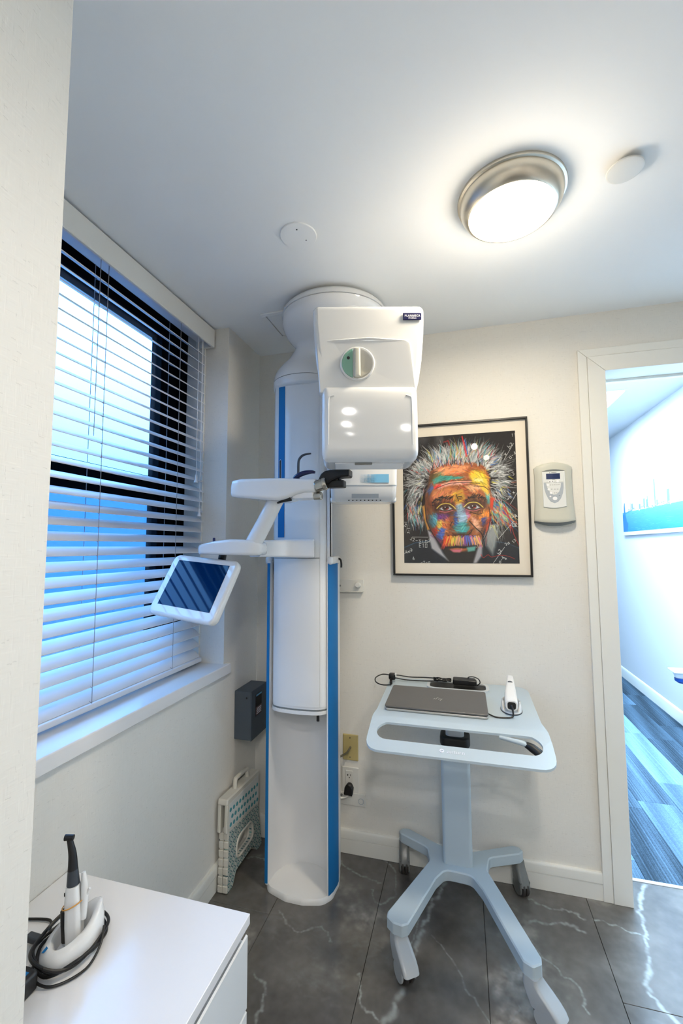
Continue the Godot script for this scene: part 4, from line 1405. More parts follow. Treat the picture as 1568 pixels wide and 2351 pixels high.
	# tube head behind
	var Q := H * xf(Vector3(0.001, -0.028, -0.415))
	rings = []
	for q in [[1.555, 0.112, 0.018, 0.02], [1.560, 0.119, 0.030, 0.02], [1.575, 0.122, 0.043, 0.02], [1.600, 0.1235, 0.052, 0.02], [1.611, 0.124, 0.054, 0.02], [1.615, 0.1245, 0.058, 0.02], [1.68, 0.1245, 0.064, 0.02], [1.78, 0.1245, 0.064, 0.02], [1.80, 0.120, 0.058, 0.02]]:
		var ring := PackedVector3Array()
		for p in Geo.rrect(q[1], (q[2] + 0.07) / 2, q[3], 4):
			ring.append(Vector3(p.x, q[0], p.y + (q[2] - 0.07) / 2))
		rings.append(ring)
	var tube := part(t, "tube_head", geo().loft(rings, Q), M.unit_white, 30.0)
	# the blue print fades out to the left in thinner and thinner dots
	var ink := geo().box(Vector3(0.069, 1.6385, 0.0604), Vector3(0.046, 0.031, 0.0026), Q)
	for k in 12:
		for j in 7:
			ink.box(Vector3(0.0435 - 0.0052 * k, 1.6385 + 0.031 * ((j + 0.5) / 7 - 0.5), 0.0604), Vector3(0.0050, 0.0042, 0.0026) * Vector3(1.0 - 0.07 * k, 1.0 - 0.07 * k, 1.0), Q)
	part(tube, "blue_print", ink, M.pale_blue)
	part(tube, "rating_plate", geo().box(Vector3.ZERO, Vector3(0.10, 0.018, 0.0015), Q * xf(Vector3(0.005, 1.5755, 0.0435), 0, 0.45)), M.panel_grey)
	var vents := geo()
	for k in 9:
		vents.box(Vector3(-0.055 + k * 0.0147, 1.5605, 0.0305), Vector3(0.0042, 0.003, 0.006), Q)
	part(tube, "vent_holes", vents, M.gap_black)
	for s in [-1, 1]:
		part(tube, "corner_pod", geo().rbox(Vector3(s * 0.112, 1.565, -0.005), Vector3(0.026, 0.022, 0.06), 0.010, 0.008, Q), M.unit_white)


func patient_support(t: Node3D) -> void:
	# lower carrier: from the carriage front out to the left and towards the camera
	var c := geo()
	var rings := []
	for q in [[-0.572, -1.668, 0.034, 0.012], [-0.576, -1.668, 0.0375, 0.016], [-0.60, -1.664, 0.038, 0.019], [-0.66, -1.645, 0.036, 0.022], [-0.70, -1.60, 0.034, 0.024], [-0.72, -1.54, 0.032, 0.026], [-0.735, -1.47, 0.030, 0.03]]:
		var ring := PackedVector3Array()
		var d := Vector3(-1, 0, 0.25) if q[0] > -0.67 else Vector3(-0.35, 0, 1)
		var side := d.normalized().cross(Vector3.UP)
		for p in Geo.rrect(q[3], q[2], 0.011, 4):
			ring.append(Vector3(q[0], 1.354, q[1]) + side * p.x + Vector3(0, p.y, 0))
		rings.append(ring)
	part(t, "carrier_arm", c.loft(rings), M.unit_satin, 50.0)
	# hand-rest end of the carrier, long and tapering to the left
	rings = []
	for q in [[-0.905, 0.010, 0.018, -0.004], [-0.900, 0.017, 0.034, -0.002], [-0.885, 0.019, 0.042, 0.0], [-0.83, 0.024, 0.050, 0.004], [-0.77, 0.0275, 0.054, 0.006], [-0.72, 0.027, 0.054, 0.005], [-0.685, 0.025, 0.048, 0.002], [-0.668, 0.021, 0.036, 0.0], [-0.661, 0.012, 0.02, 0.0]]:
		var ring := PackedVector3Array()
		for p in Geo.rrect(q[2], q[1], 0.012, 4):
			ring.append(Vector3(q[0], 1.354 + q[3] + p.y, -1.395 + p.x))
		rings.append(ring)
	part(t, "carrier_end", geo().loft(rings), M.unit_white, 50.0)
	part(t, "blue_button", geo().lathe([Vector2(0, 1.378), Vector2(0.0045, 1.378), Vector2(0.0045, 1.392), Vector2(0.003, 1.394), Vector2(0, 1.394)], 14, xf(Vector3(-0.862, 0, -1.40))), M.navy)
	# sloping tube up to the chin-rest beam
	part(t, "sloping_tube", geo().tube([Vector3(-0.708, 1.355, -1.385), Vector3(-0.645, 1.455, -1.375), Vector3(-0.598, 1.535, -1.365)], [0.029, 0.0275, 0.027], 24), M.unit_white, 60.0)
	part(t, "tube_foot", geo().lathe([Vector2(0, 1.333), Vector2(0.034, 1.334), Vector2(0.040, 1.345), Vector2(0.037, 1.365), Vector2(0.031, 1.385), Vector2(0, 1.39)], 28, xf(Vector3(-0.700, 0, -1.385))), M.unit_white, 60.0)
	# chin-rest beam
	rings = []
	for q in [[-0.757, 1.545, 0.012, 0.030], [-0.753, 1.553, 0.022, 0.048], [-0.745, 1.5585, 0.028, 0.056], [-0.715, 1.558, 0.032, 0.060], [-0.66, 1.5545, 0.0345, 0.062], [-0.61, 1.551, 0.0370, 0.062], [-0.575, 1.5495, 0.0375, 0.060], [-0.545, 1.552, 0.034, 0.056], [-0.52, 1.557, 0.0275, 0.052], [-0.49, 1.559, 0.0235, 0.050], [-0.455, 1.5585, 0.0225, 0.048], [-0.452, 1.5585, 0.020, 0.045]]:
		var ring := PackedVector3Array()
		for p in Geo.rrect(q[3], q[2], 0.014, 4):
			ring.append(Vector3(q[0], q[1] + p.y, -1.37 + p.x))
		rings.append(ring)
	part(t, "chin_rest_beam", geo().loft(rings), M.unit_white, 50.0)
	part(t, "lower_cover", geo().rbox(Vector3(-0.497, 1.528, -1.365), Vector3(0.075, 0.020, 0.07), 0.006, 0.003), M.unit_satin)
	part(t, "lower_lever", geo().tube([Vector3(-0.585, 1.505, -1.33), Vector3(-0.565, 1.512, -1.33), Vector3(-0.54, 1.522, -1.335)], [0.003, 0.006, 0.012], 10), M.soft_black)
	# metal clamp at the beam's end
	var lay := Transform3D(Basis(Vector3(0, 0, 1), -PI / 2), Vector3(-0.452, 1.5555, -1.335))
	var kn := part(t, "clamp_knob", geo().lathe([Vector2(0, 0.0), Vector2(0.0185, 0.0), Vector2(0.0195, 0.004), Vector2(0.0195, 0.024), Vector2(0.018, 0.024), Vector2(0.018, 0.026), Vector2(0.0205, 0.026), Vector2(0.0205, 0.034), Vector2(0.018, 0.038), Vector2(0, 0.038)], 32, lay * xf(Vector3.ZERO, 0, 0, 0.25)), M.chrome)
	kn.set_meta("label", "ribbed metal clamp knob")
	part(t, "clamp_knob", geo().lathe([Vector2(0, 0.0), Vector2(0.0125, 0.0), Vector2(0.0135, 0.003), Vector2(0.0135, 0.024), Vector2(0.010, 0.028), Vector2(0, 0.028)], 28, Transform3D(Basis(Vector3(0, 0, 1), -PI / 2), Vector3(-0.462, 1.5255, -1.345))), M.chrome)
	# black chin support, curling up and to the right
	var prof := [Vector2(-0.447, 1.566), Vector2(-0.447, 1.583), Vector2(-0.440, 1.598), Vector2(-0.426, 1.6075), Vector2(-0.405, 1.6105), Vector2(-0.346, 1.6105), Vector2(-0.344, 1.608), Vector2(-0.344, 1.590), Vector2(-0.348, 1.586), Vector2(-0.372, 1.586), Vector2(-0.388, 1.583), Vector2(-0.404, 1.575), Vector2(-0.414, 1.566)]
	part(t, "chin_support", geo().prism(PackedVector2Array(prof), -1.395, -1.345, Transform3D.IDENTITY, 0.004), M.soft_black)
	part(t, "bite_holder", geo().rbox(Vector3(-0.393, 1.565, -1.372), Vector3(0.058, 0.023, 0.036), 0.006, 0.003), M.soft_black)
	part(t, "bite_post", geo().lathe([Vector2(0, 1.572), Vector2(0.006, 1.572), Vector2(0.006, 1.592), Vector2(0, 1.592)], 14, xf(Vector3(-0.382, 0, -1.372))), M.dark_rod)
	# hooked head-support rod and its blue temple pad
	part(t, "hook_rod", geo().tube([Vector3(-0.523, 1.58, -1.36), Vector3(-0.523, 1.64, -1.36), Vector3(-0.517, 1.658, -1.36), Vector3(-0.503, 1.668, -1.36), Vector3(-0.478, 1.671, -1.36)], [0.0045, 0.0045, 0.0045, 0.004, 0.0025], 10, Transform3D.IDENTITY, 5), M.dark_rod)
	part(t, "temple_pad", geo().tube([Vector3(-0.535, 1.578, -1.345), Vector3(-0.522, 1.592, -1.342), Vector3(-0.497, 1.602, -1.340), Vector3(-0.470, 1.605, -1.340), Vector3(-0.457, 1.603, -1.340)], [0.006, 0.0085, 0.0085, 0.006, 0.004], 12, Transform3D.IDENTITY, 5), M.deep_blue)
	# touchscreen hung under the carrier end
	var S := Transform3D(Basis.from_euler(Vector3(-0.507, -0.136, -0.089)), Vector3(-0.912, 1.2225, -1.352))
	var scr := part(t, "touchscreen", geo().rbox(Vector3.ZERO, Vector3(0.304, 0.030, 0.234), 0.026, 0.011, S * Transform3D(Basis(Vector3.RIGHT, PI / 2), Vector3(0, 0, -0.013)), 5), M.unit_white, 50.0)
	part(scr, "screen", geo().box(Vector3(0.0, 0.006, 0.0025), Vector3(0.238, 0.173, 0.002), S, 0.0005), M.screen_glass)
	part(t, "screen_hinge", geo().tube([Vector3(-0.83, 1.345, -1.41), Vector3(-0.85, 1.30, -1.425), Vector3(-0.885, 1.25, -1.40)], 0.014, 12, Transform3D.IDENTITY, 3), M.soft_black)


# ---------------------------------------------------------------- cart and what stands on it
func tray_top(_x: float, z: float) -> float:
	# flat at the back, rounding over into a sloping handle at the front
	var u := clampf((z + 1.555) / 0.05, 0.0, 1.0)
	var s := maxf(z + 1.53, 0.0)
	return 0.78 - 0.008 * u * u - 0.34 * s


func cart() -> void:
	var t := thing("instrument_cart", "grey-blue rolling instrument cart on four casters standing before the framed print", "cart", Vector3(-0.045, 0, -1.72))
	var outer := rounded([Vector2(-0.318, -1.985), Vector2(0.243, -1.985), Vector2(0.237, -1.60), Vector2(0.250, -1.50), Vector2(0.250, -1.396), Vector2(-0.314, -1.396), Vector2(-0.314, -1.50), Vector2(-0.308, -1.60)], [0.05, 0.07, 0.2, 0.1, 0.085, 0.085, 0.1, 0.2], 6)
	var slot := PackedVector2Array()
	slot.append_array(arc(Vector2(-0.252, -1.478), 0.035, 90, 270, 10))
	slot.append_array(arc(Vector2(0.186, -1.478), 0.035, -90, 90, 10))
	part(t, "tray", geo().plate(outer, slot, [-1.56, -1.55, -1.54, -1.53, -1.51, -1.478, -1.44], tray_top, 0.007), M.cart_paint, 30.0)
	# brand print on the front edge
	var slope := atan(0.34)
	var W := xf(Vector3(-0.045, tray_top(0, -1.420) + 0.0008, -1.420), 0, -PI / 2 + slope)
	text(t, "lettering", "airturn", 0.0125, W * xf(Vector3(0.012, 0, 0)), M.white_ink, "Droid Sans", false)
	var logo := geo()
	var ring := []
	for k in 25:
		ring.append(Vector3(cos(TAU * k / 24.0) * 0.0052, sin(TAU * k / 24.0) * 0.0052, 0))
	logo.tube(ring, 0.0022, 6, W * xf(Vector3(-0.030, 0.0005, 0)))
	logo.box(Vector3(0.0, -0.001, 0), Vector3(0.0022, 0.006, 0.001), W * xf(Vector3(-0.030, 0.0005, 0), 0, 0, 0.5))
	part(t, "ring_logo", logo, M.white_ink)
	# oval recess at the back for the cables
	var pit := rounded([Vector2(-0.155, -1.966), Vector2(0.092, -1.966), Vector2(0.092, -1.862), Vector2(-0.155, -1.862)], 0.037, 8)
	var pin := rounded([Vector2(-0.143, -1.957), Vector2(0.080, -1.957), Vector2(0.080, -1.872), Vector2(-0.143, -1.872)], 0.028, 8)
	part(t, "recess_rim", geo().loft([plan(pit, 0.780), plan(pit, 0.786), plan(pin, 0.786), plan(pin, 0.781)], Transform3D.IDENTITY, false), M.unit_grey, 30.0)
	part(t, "recess_floor", geo().loft([plan(pin, 0.7805), plan(pin, 0.7815)]), M.soft_black)
	# hook under the right end of the handle
	part(t, "hook_arm", geo().tube([Vector3(0.10, 0.757, -1.515), Vector3(0.165, 0.752, -1.50), Vector3(0.185, 0.748, -1.492)], [0.006, 0.008, 0.007], 10), M.cart_paint)
	part(t, "hook_pad", geo().tube([Vector3(0.172, 0.750, -1.50), Vector3(0.192, 0.744, -1.49), Vector3(0.212, 0.735, -1.474), Vector3(0.222, 0.728, -1.462)], [0.008, 0.013, 0.013, 0.006], 12, Transform3D.IDENTITY, 3), M.soft_black)
	# column
	part(t, "column", geo().rbox(Vector3(-0.045, 0.365, -1.845), Vector3(0.110, 0.455, 0.075), 0.014, 0.002), M.cart_paint)
	part(t, "column_collar", geo().rbox(Vector3(-0.045, 0.605, -1.838), Vector3(0.114, 0.040, 0.095), 0.026, 0.010), M.soft_black)
	part(t, "lift_tube", geo().rbox(Vector3(-0.045, 0.693, -1.836), Vector3(0.070, 0.165, 0.062), 0.016, 0.0), M.unit_grey)
	# base: hub and four legs in one rounded star
	var star := [Vector2(-0.245, -1.497), Vector2(-0.268, -1.517), Vector2(-0.268, -1.537), Vector2(-0.150, -1.815), Vector2(-0.165, -1.885), Vector2(-0.278, -1.942), Vector2(-0.290, -1.960), Vector2(-0.276, -1.980), Vector2(-0.250, -1.984), Vector2(-0.100, -1.905),
			Vector2(0.010, -1.905), Vector2(0.165, -1.984), Vector2(0.190, -1.982), Vector2(0.206, -1.962), Vector2(0.190, -1.940), Vector2(0.072, -1.885), Vector2(0.062, -1.815), Vector2(0.196, -1.492), Vector2(0.194, -1.470), Vector2(0.168, -1.452), Vector2(0.142, -1.466), Vector2(0.040, -1.715), Vector2(0.005, -1.772),
			Vector2(-0.090, -1.777), Vector2(-0.122, -1.722), Vector2(-0.196, -1.505), Vector2(-0.215, -1.492)]
	var rad := []
	for i in star.size():
		rad.append(0.012)
	for i in [3, 4, 9, 10, 15, 16, 21, 22, 23, 24]:
		rad[i] = 0.035
	var so := rounded(star, rad, 5)
	var L := Transform3D(Basis(Vector3.RIGHT, PI / 2), Vector3(0, 0.150, 0))
	part(t, "base", geo().prism(so, -0.002, 0.038, L, 0.004), M.cart_paint, 30.0)
	for p in [[-0.230, -1.518, 0.62], [0.168, -1.475, 0.95], [-0.268, -1.962, 0.15], [0.184, -1.962, 0.42]]:
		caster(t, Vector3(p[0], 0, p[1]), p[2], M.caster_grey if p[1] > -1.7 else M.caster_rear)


func caster(t: Node3D, at: Vector3, yaw: float, m: Material) -> void:
	# a hooded caster trailing along its own +z; the wheels stand on the floor
	var X := xf(at, yaw)
	var big := at.z > -1.7
	var rings := []
	# along the arched back of the hood: height, forward, half width, half depth
	for q in ([[0.116, 0.0, 0.022, 0.022], [0.106, 0.001, 0.024, 0.0235], [0.096, 0.007, 0.026, 0.029], [0.085, 0.017, 0.027, 0.036], [0.073, 0.029, 0.0275, 0.042], [0.060, 0.040, 0.0275, 0.046], [0.049, 0.046, 0.027, 0.047]] if big else
			[[0.116, 0.0, 0.020, 0.020], [0.098, 0.004, 0.020, 0.022], [0.080, 0.012, 0.0205, 0.027], [0.060, 0.020, 0.021, 0.031], [0.046, 0.024, 0.021, 0.032]]):
		var ring := PackedVector3Array()
		for p in Geo.rrect(q[2], q[3], 0.012, 4):
			ring.append(Vector3(p.x, q[0], q[1] + p.y))
		rings.append(ring)
	var c := part(t, "caster", geo().loft(rings, X), m, 60.0)
	var zc := 0.042 if big else 0.022
	# side cheeks come down round the wheel
	for s in [-1, 1]:
		var cheek := PackedVector2Array()
		cheek.append_array(arc(Vector2(zc, 0.034), 0.029, 150, 390, 16))
		cheek.append(Vector2(zc + 0.028, 0.062))
		cheek.append(Vector2(zc - 0.030, 0.075))
		var Y := X * Transform3D(Basis(Vector3(0, 0, 1), Vector3(0, 1, 0), Vector3(-1, 0, 0)), Vector3((0.0235 if big else 0.0175) * s, 0, 0))
		part(c, "cheek", geo().prism(cheek, -0.0035, 0.0035, Y, 0.0015), m)
	for s in [-1, 1]:
		var Y := X * Transform3D(Basis(Vector3(0, 0, 1), PI / 2), Vector3((0.0095 if big else 0.0072) * s, 0.036, zc))
		part(c, "wheel", geo().lathe([Vector2(0, -0.0062), Vector2(0.030, -0.0062), Vector2(0.035, -0.005), Vector2(0.036, -0.002), Vector2(0.036, 0.002), Vector2(0.035, 0.005), Vector2(0.030, 0.0062), Vector2(0, 0.0062)], 32, Y), M.tyre)


func on_cart() -> void:
	var t := thing("laptop", "closed dark grey laptop lying on the cart tray", "laptop", Vector3(-0.10, 0.78, -1.72))
	# lid up, resting on the tray, its back edge raised on the recess rim
	var B := Transform3D(Basis(Vector3.RIGHT, 0.035), Vector3(-0.1035, 0.7930, -1.691))
	part(t, "base", geo().rbox(Vector3(0, -0.004, 0), Vector3(0.350, 0.009, 0.213), 0.010, 0.003, B), M.laptop_edge)
	part(t, "gap", geo().rbox(Vector3(0, 0.0015, 0), Vector3(0.344, 0.003, 0.207), 0.009, 0.0, B), M.soft_black)
	part(t, "lid", geo().rbox(Vector3(0, 0.0055, 0), Vector3(0.352, 0.006, 0.215), 0.010, 0.0018, B), M.laptop_lid)
	var e := B * Transform3D(Basis(Vector3.RIGHT, -PI / 2), Vector3(0.004, 0.0088, 0.005))
	var logo := geo()
	for q in [[-0.0125, -0.002, 0.012], [-0.0045, 0.002, 0.020], [0.0045, -0.002, 0.012], [0.0125, -0.006, 0.020]]:
		var lean := 0.36
		var p := PackedVector2Array()
		for d in [[-0.0016, -1], [0.0016, -1], [0.0016, 1], [-0.0016, 1]]:
			p.append(Vector2(q[0] + d[0] + d[1] * q[2] * 0.5 * lean, q[1] + d[1] * q[2] * 0.5))
		logo.prism(p, -0.0002, 0.0004, e)
	logo.box(Vector3(0.0015, 0.0085, 0), Vector3(0.006, 0.003, 0.0006), e)
	logo.box(Vector3(0.0105, 0.0025, 0), Vector3(0.006, 0.003, 0.0006), e)
	part(t, "slanted_logo", logo, M.laptop_edge)
	# the charger and its cables behind the laptop
	var c := thing("laptop_charger", "coiled black laptop charger and cables lying in the recess behind the laptop", "charger", Vector3(-0.05, 0.786, -1.93))
	part(c, "power_brick", geo().rbox(Vector3(-0.005, 0.800, -1.932), Vector3(0.090, 0.022, 0.042), 0.006, 0.004, xf(Vector3.ZERO)), M.soft_black)
	part(c, "adapter", geo().rbox(Vector3(0.028, 0.800, -1.925), Vector3(0.034, 0.020, 0.030), 0.005, 0.004, Transform3D.IDENTITY), M.label_black)
	var coil := []
	for k in 34:
		var a := TAU * k / 11.0
		coil.append(Vector3(-0.092 + cos(a) * (0.034 + 0.004 * sin(k * 1.7)), 0.800 + 0.012 * sin(a * 0.5 + k) * 0.5 + 0.006 * sin(a), -1.935 + sin(a) * 0.018))
	part(c, "cable_coil", geo().tube(coil, 0.0022, 7, Transform3D.IDENTITY, 3), M.soft_black)
	part(c, "cable", geo().tube([Vector3(-0.11, 0.805, -1.93), Vector3(-0.17, 0.803, -1.935), Vector3(-0.23, 0.800, -1.937), Vector3(-0.28, 0.806, -1.93), Vector3(-0.300, 0.803, -1.925)], 0.0024, 8, Transform3D.IDENTITY, 5), M.soft_black)
	part(c, "cable", geo().tube([Vector3(-0.11, 0.795, -1.928), Vector3(-0.17, 0.790, -1.93), Vector3(-0.24, 0.788, -1.933), Vector3(-0.29, 0.795, -1.925)], 0.0024, 8, Transform3D.IDENTITY, 5), M.soft_black)
	part(c, "cable_loop", geo().tube([Vector3(0.040, 0.79, -1.93), Vector3(0.018, 0.806, -1.935), Vector3(0.012, 0.816, -1.935), Vector3(0.030, 0.820, -1.935), Vector3(0.052, 0.814, -1.93), Vector3(0.058, 0.800, -1.925), Vector3(0.045, 0.788, -1.925)], 0.0022, 8, Transform3D.IDENTITY, 5), M.soft_black)
	part(c, "plug", geo().rbox(Vector3(-0.302, 0.804, -1.915), Vector3(0.030, 0.026, 0.030), 0.009, 0.007, xf(Vector3.ZERO)), M.soft_black)
	part(c, "plug_band", geo().rbox(Vector3(-0.288, 0.810, -1.915), Vector3(0.006, 0.014, 0.018), 0.002, 0.001), M.outlet_white)
	part(c, "plug_stem", geo().tube([Vector3(-0.307, 0.80, -1.91), Vector3(-0.304, 0.788, -1.89), Vector3(-0.300, 0.789, -1.865)], 0.006, 10), M.soft_black)
	part(c, "cable", geo().tube([Vector3(-0.310, 0.808, -1.915), Vector3(-0.345, 0.808, -1.92), Vector3(-0.372, 0.797, -1.905), Vector3(-0.366, 0.787, -1.875), Vector3(-0.335, 0.7835, -1.855), Vector3(-0.298, 0.787, -1.852)], 0.0024, 8, Transform3D.IDENTITY, 5), M.soft_black)
	# scanner wand in its cradle at the right
	var k := thing("scanner_cradle", "white round scanner cradle on the right of the cart tray", "cradle", Vector3(0.155, 0.78, -1.69))
	var cup := []
	for q in [[0.780, 0.034, 0.050], [0.784, 0.0355, 0.052], [0.800, 0.034, 0.050], [0.812, 0.0315, 0.047], [0.8155, 0.0285, 0.044], [0.812, 0.0255, 0.041], [0.790, 0.023, 0.038]]:
		var ring := oval(Vector3(0.155, q[0], -1.700), q[1], q[2], 36)
		for i in ring.size():
			# an open front, where the wand's tail hangs over
			if ring[i].z > -1.69 and absf(ring[i].x - 0.152) < 0.027:
				ring[i].y = minf(ring[i].y, 0.788)
		cup.append(ring)
	part(k, "cradle_body", geo().loft(cup), M.unit_white, 50.0)
	part(k, "dark_foot", geo().loft([oval(Vector3(0.155, 0.7795, -1.700), 0.0365, 0.053, 36), oval(Vector3(0.155, 0.7835, -1.700), 0.0365, 0.053, 36)]), M.dark_rod)
	var s := thing("scanner_wand", "white intraoral scanner wand with a black cable resting in its cradle", "scanner", Vector3(0.155, 0.80, -1.72))
	var rings := []
	for q in [[-1.640, 0.809, 0.0185, 0.0165, 0.151], [-1.644, 0.810, 0.0205, 0.0185, 0.151], [-1.665, 0.814, 0.0215, 0.019, 0.152], [-1.71, 0.824, 0.0200, 0.0165, 0.155], [-1.76, 0.834, 0.0165, 0.013, 0.160], [-1.81, 0.842, 0.0135, 0.010, 0.165], [-1.845, 0.846, 0.0120, 0.0085, 0.168], [-1.85, 0.846, 0.0105, 0.007, 0.168]]:
		var ring := PackedVector3Array()
		for p in Geo.rrect(q[2], q[3], minf(q[3] * 0.8, 0.012), 4):
			ring.append(Vector3(q[4] + p.x, q[1] + 0.006 + p.y, q[0]))
		rings.append(ring)
	part(s, "wand_body", geo().loft(rings), M.unit_white, 50.0)
	var E := xf(Vector3(0.151, 0.815, -1.6395))
	part(s, "cable_socket", geo().prism(rounded([Vector2(-0.0135, -0.012), Vector2(0.0135, -0.012), Vector2(0.0135, 0.012), Vector2(-0.0135, 0.012)], 0.008), 0.0, 0.0015, E), M.soft_black)
	part(s, "button", geo().prism(arc(Vector2.ZERO, 0.0085, 0, 180, 12), 0.0, 0.0012, Transform3D(Basis(Vector3.RIGHT, -PI / 2 + 0.19), Vector3(0.1605, 0.8545, -1.775))), M.dark_rod)
	part(s, "cable", geo().tube([Vector3(0.151, 0.814, -1.640), Vector3(0.153, 0.803, -1.625), Vector3(0.151, 0.786, -1.618), Vector3(0.125, 0.783, -1.612), Vector3(0.095, 0.783, -1.612), Vector3(0.068, 0.787, -1.630)], [0.006, 0.0032, 0.0024, 0.0024, 0.0024, 0.0024], 9, Transform3D.IDENTITY, 5), M.soft_black)


# ---------------------------------------------------------------- things on the back wall
func on_wall() -> void:
	# framed print
	var f := thing("framed_print", "black framed print of a colourfully painted old man with wild white hair", "framed print", Vector3(-0.009, 1.23, BACK))
	var x0 := -0.301
	var x1 := 0.284
	var y0 := 1.230
	var y1 := 1.914
	var fr := geo()
	var w := 0.0085
	for q in [[x0, x1, y0, y0 + w], [x0, x1, y1 - w, y1], [x0, x0 + w, y0 + w, y1 - w], [x1 - w, x1, y0 + w, y1 - w]]:
		add_slab(fr, q[0], q[1], q[2], q[3], BACK, BACK + 0.026, 0.0012)
	part(f, "frame", fr, M.frame_black)
	part(f, "mat_board", slab(x0 + w, x1 - w, y0 + w, y1 - w, BACK, BACK + 0.012), M.mat_board)
	var pr := geo()
	pr.start()
	var px0 := x0 + 0.049
	var px1 := x1 - 0.050
	var py0 := y0 + 0.056
	var py1 := y1 - 0.056
	add_slab(pr, px0, px1, py0, py1, BACK + 0.010, BACK + 0.0128)
	part(f, "portrait_print", pr, print_paper(textured("portrait", portrait(), 0.75)), 38.0, func(p: Vector3): return Vector2((p.x - px0) / (px1 - px0), (py1 - p.y) / (py1 - py0)))
	part(f, "glazing", slab(x0 + w, x1 - w, y0 + w, y1 - w, BACK + 0.017, BACK + 0.019), M.picture_glass)
	control_panel()
	# two white brackets that tie the column to the wall
	for q in [[1.180, "upper white wall bracket with a round knob beside the x-ray column, below the print", 1], [0.230, "lower flat white wall bracket beside the x-ray column, just below the power outlet", 0]]:
		var b := thing("wall_bracket", q[1], "bracket", Vector3(-0.51, q[0], BACK), "column wall brackets")
		part(b, "plate", geo().rbox(Vector3(-0.512, q[0], BACK + 0.004), Vector3(0.140, 0.054, 0.008), 0.002, 0.002), M.outlet_white)
		if q[2]:
			part(b, "ledge", slab(-0.58, -0.445, q[0] - 0.030, q[0] - 0.026, BACK, BACK + 0.02, 0.001), M.outlet_white)
			part(b, "knob", geo().lathe([Vector2(0, 0.008), Vector2(0.010, 0.008), Vector2(0.0135, 0.012), Vector2(0.0135, 0.024), Vector2(0.010, 0.028), Vector2(0, 0.028)], 24, Transform3D(Basis(Vector3.RIGHT, PI / 2), Vector3(-0.468, q[0] + 0.004, BACK))), M.outlet_white)
			part(b, "bolt", geo().lathe([Vector2(0, 0.008), Vector2(0.005, 0.008), Vector2(0.004, 0.011), Vector2(0, 0.011)], 16, Transform3D(Basis(Vector3.RIGHT, PI / 2), Vector3(-0.556, q[0] - 0.002, BACK))), M.panel_shadow_grey)
		else:
			part(b, "ring_mark", geo().tube(ring_path(Vector3(-0.462, q[0] - 0.004, BACK + 0.008), 0.012), 0.0016, 6), M.panel_grey)
			part(b, "bolt", geo().lathe([Vector2(0, 0.008), Vector2(0.0055, 0.008), Vector2(0.005, 0.013), Vector2(0, 0.013)], 16, Transform3D(Basis(Vector3.RIGHT, PI / 2), Vector3(-0.552, q[0] + 0.014, BACK))), M.panel_shadow_grey)
	# ivory plate with a grey cable
	var p := thing("cable_plate", "ivory wall plate with a grey cable coming out of its middle, above the outlet", "wall plate", Vector3(-0.510, 0.451, BACK))
	part(p, "plate", geo().prism(rounded([Vector2(-0.546, 0.395), Vector2(-0.474, 0.395), Vector2(-0.474, 0.509), Vector2(-0.546, 0.509)], 0.004), BACK, BACK + 0.006, Transform3D.IDENTITY, 0.003), M.ivory)
	for y in [0.494, 0.410]:
		part(p, "screw", geo().lathe([Vector2(0, 0.005), Vector2(0.0032, 0.005), Vector2(0.0028, 0.0072), Vector2(0, 0.0074)], 14, Transform3D(Basis(Vector3.RIGHT, PI / 2), Vector3(-0.512, y, BACK))), M.cable_grey)
	part(p, "cable", geo().tube([Vector3(-0.510, 0.455, BACK), Vector3(-0.512, 0.450, BACK + 0.018), Vector3(-0.524, 0.435, BACK + 0.026), Vector3(-0.545, 0.422, BACK + 0.028), Vector3(-0.57, 0.414, BACK + 0.045)], 0.0042, 9, Transform3D.IDENTITY, 5), M.cable_grey)
	# power outlet and plug
	var o := thing("power_outlet", "white double power outlet on the back wall beside the x-ray column", "outlet", Vector3(-0.512, 0.31, BACK))
	part(o, "plate", geo().prism(rounded([Vector2(-0.552, 0.253), Vector2(-0.472, 0.253), Vector2(-0.472, 0.367), Vector2(-0.552, 0.367)], 0.004), BACK, BACK + 0.006, Transform3D.IDENTITY, 0.003), M.outlet_white)
	part(o, "receptacle", geo().prism(rounded([Vector2(-0.5325, 0.268), Vector2(-0.4985, 0.268), Vector2(-0.4985, 0.352), Vector2(-0.5325, 0.352)], 0.002), BACK, BACK + 0.0085, Transform3D.IDENTITY, 0.001), M.outlet_white)
	var sl := slab(-0.5245, -0.5215, 0.329, 0.337, BACK + 0.005, BACK + 0.0089)
	add_slab(sl, -0.5215, -0.5185, 0.3315, 0.334, BACK + 0.005, BACK + 0.0089)
	add_slab(sl, -0.5105, -0.508, 0.329, 0.337, BACK + 0.005, BACK + 0.0089)
	sl.lathe([Vector2(0, 0.005), Vector2(0.0022, 0.005), Vector2(0.0022, 0.0089), Vector2(0, 0.0089)], 12, Transform3D(Basis(Vector3.RIGHT, PI / 2), Vector3(-0.515, 0.322, BACK)))
	part(o, "slots", sl, M.gap_black)
	var g := thing("power_plug", "black angled plug with a white cord in the lower socket of the outlet", "plug", Vector3(-0.515, 0.285, BACK + 0.0085))
	part(g, "plug_body", geo().prism(rounded([Vector2(-0.536, 0.256), Vector2(-0.498, 0.253), Vector2(-0.493, 0.285), Vector2(-0.503, 0.304), Vector2(-0.520, 0.304), Vector2(-0.532, 0.288)], [0.005, 0.005, 0.012, 0.012, 0.012, 0.012]), BACK + 0.0085, BACK + 0.034, Transform3D.IDENTITY, 0.005), M.soft_black)
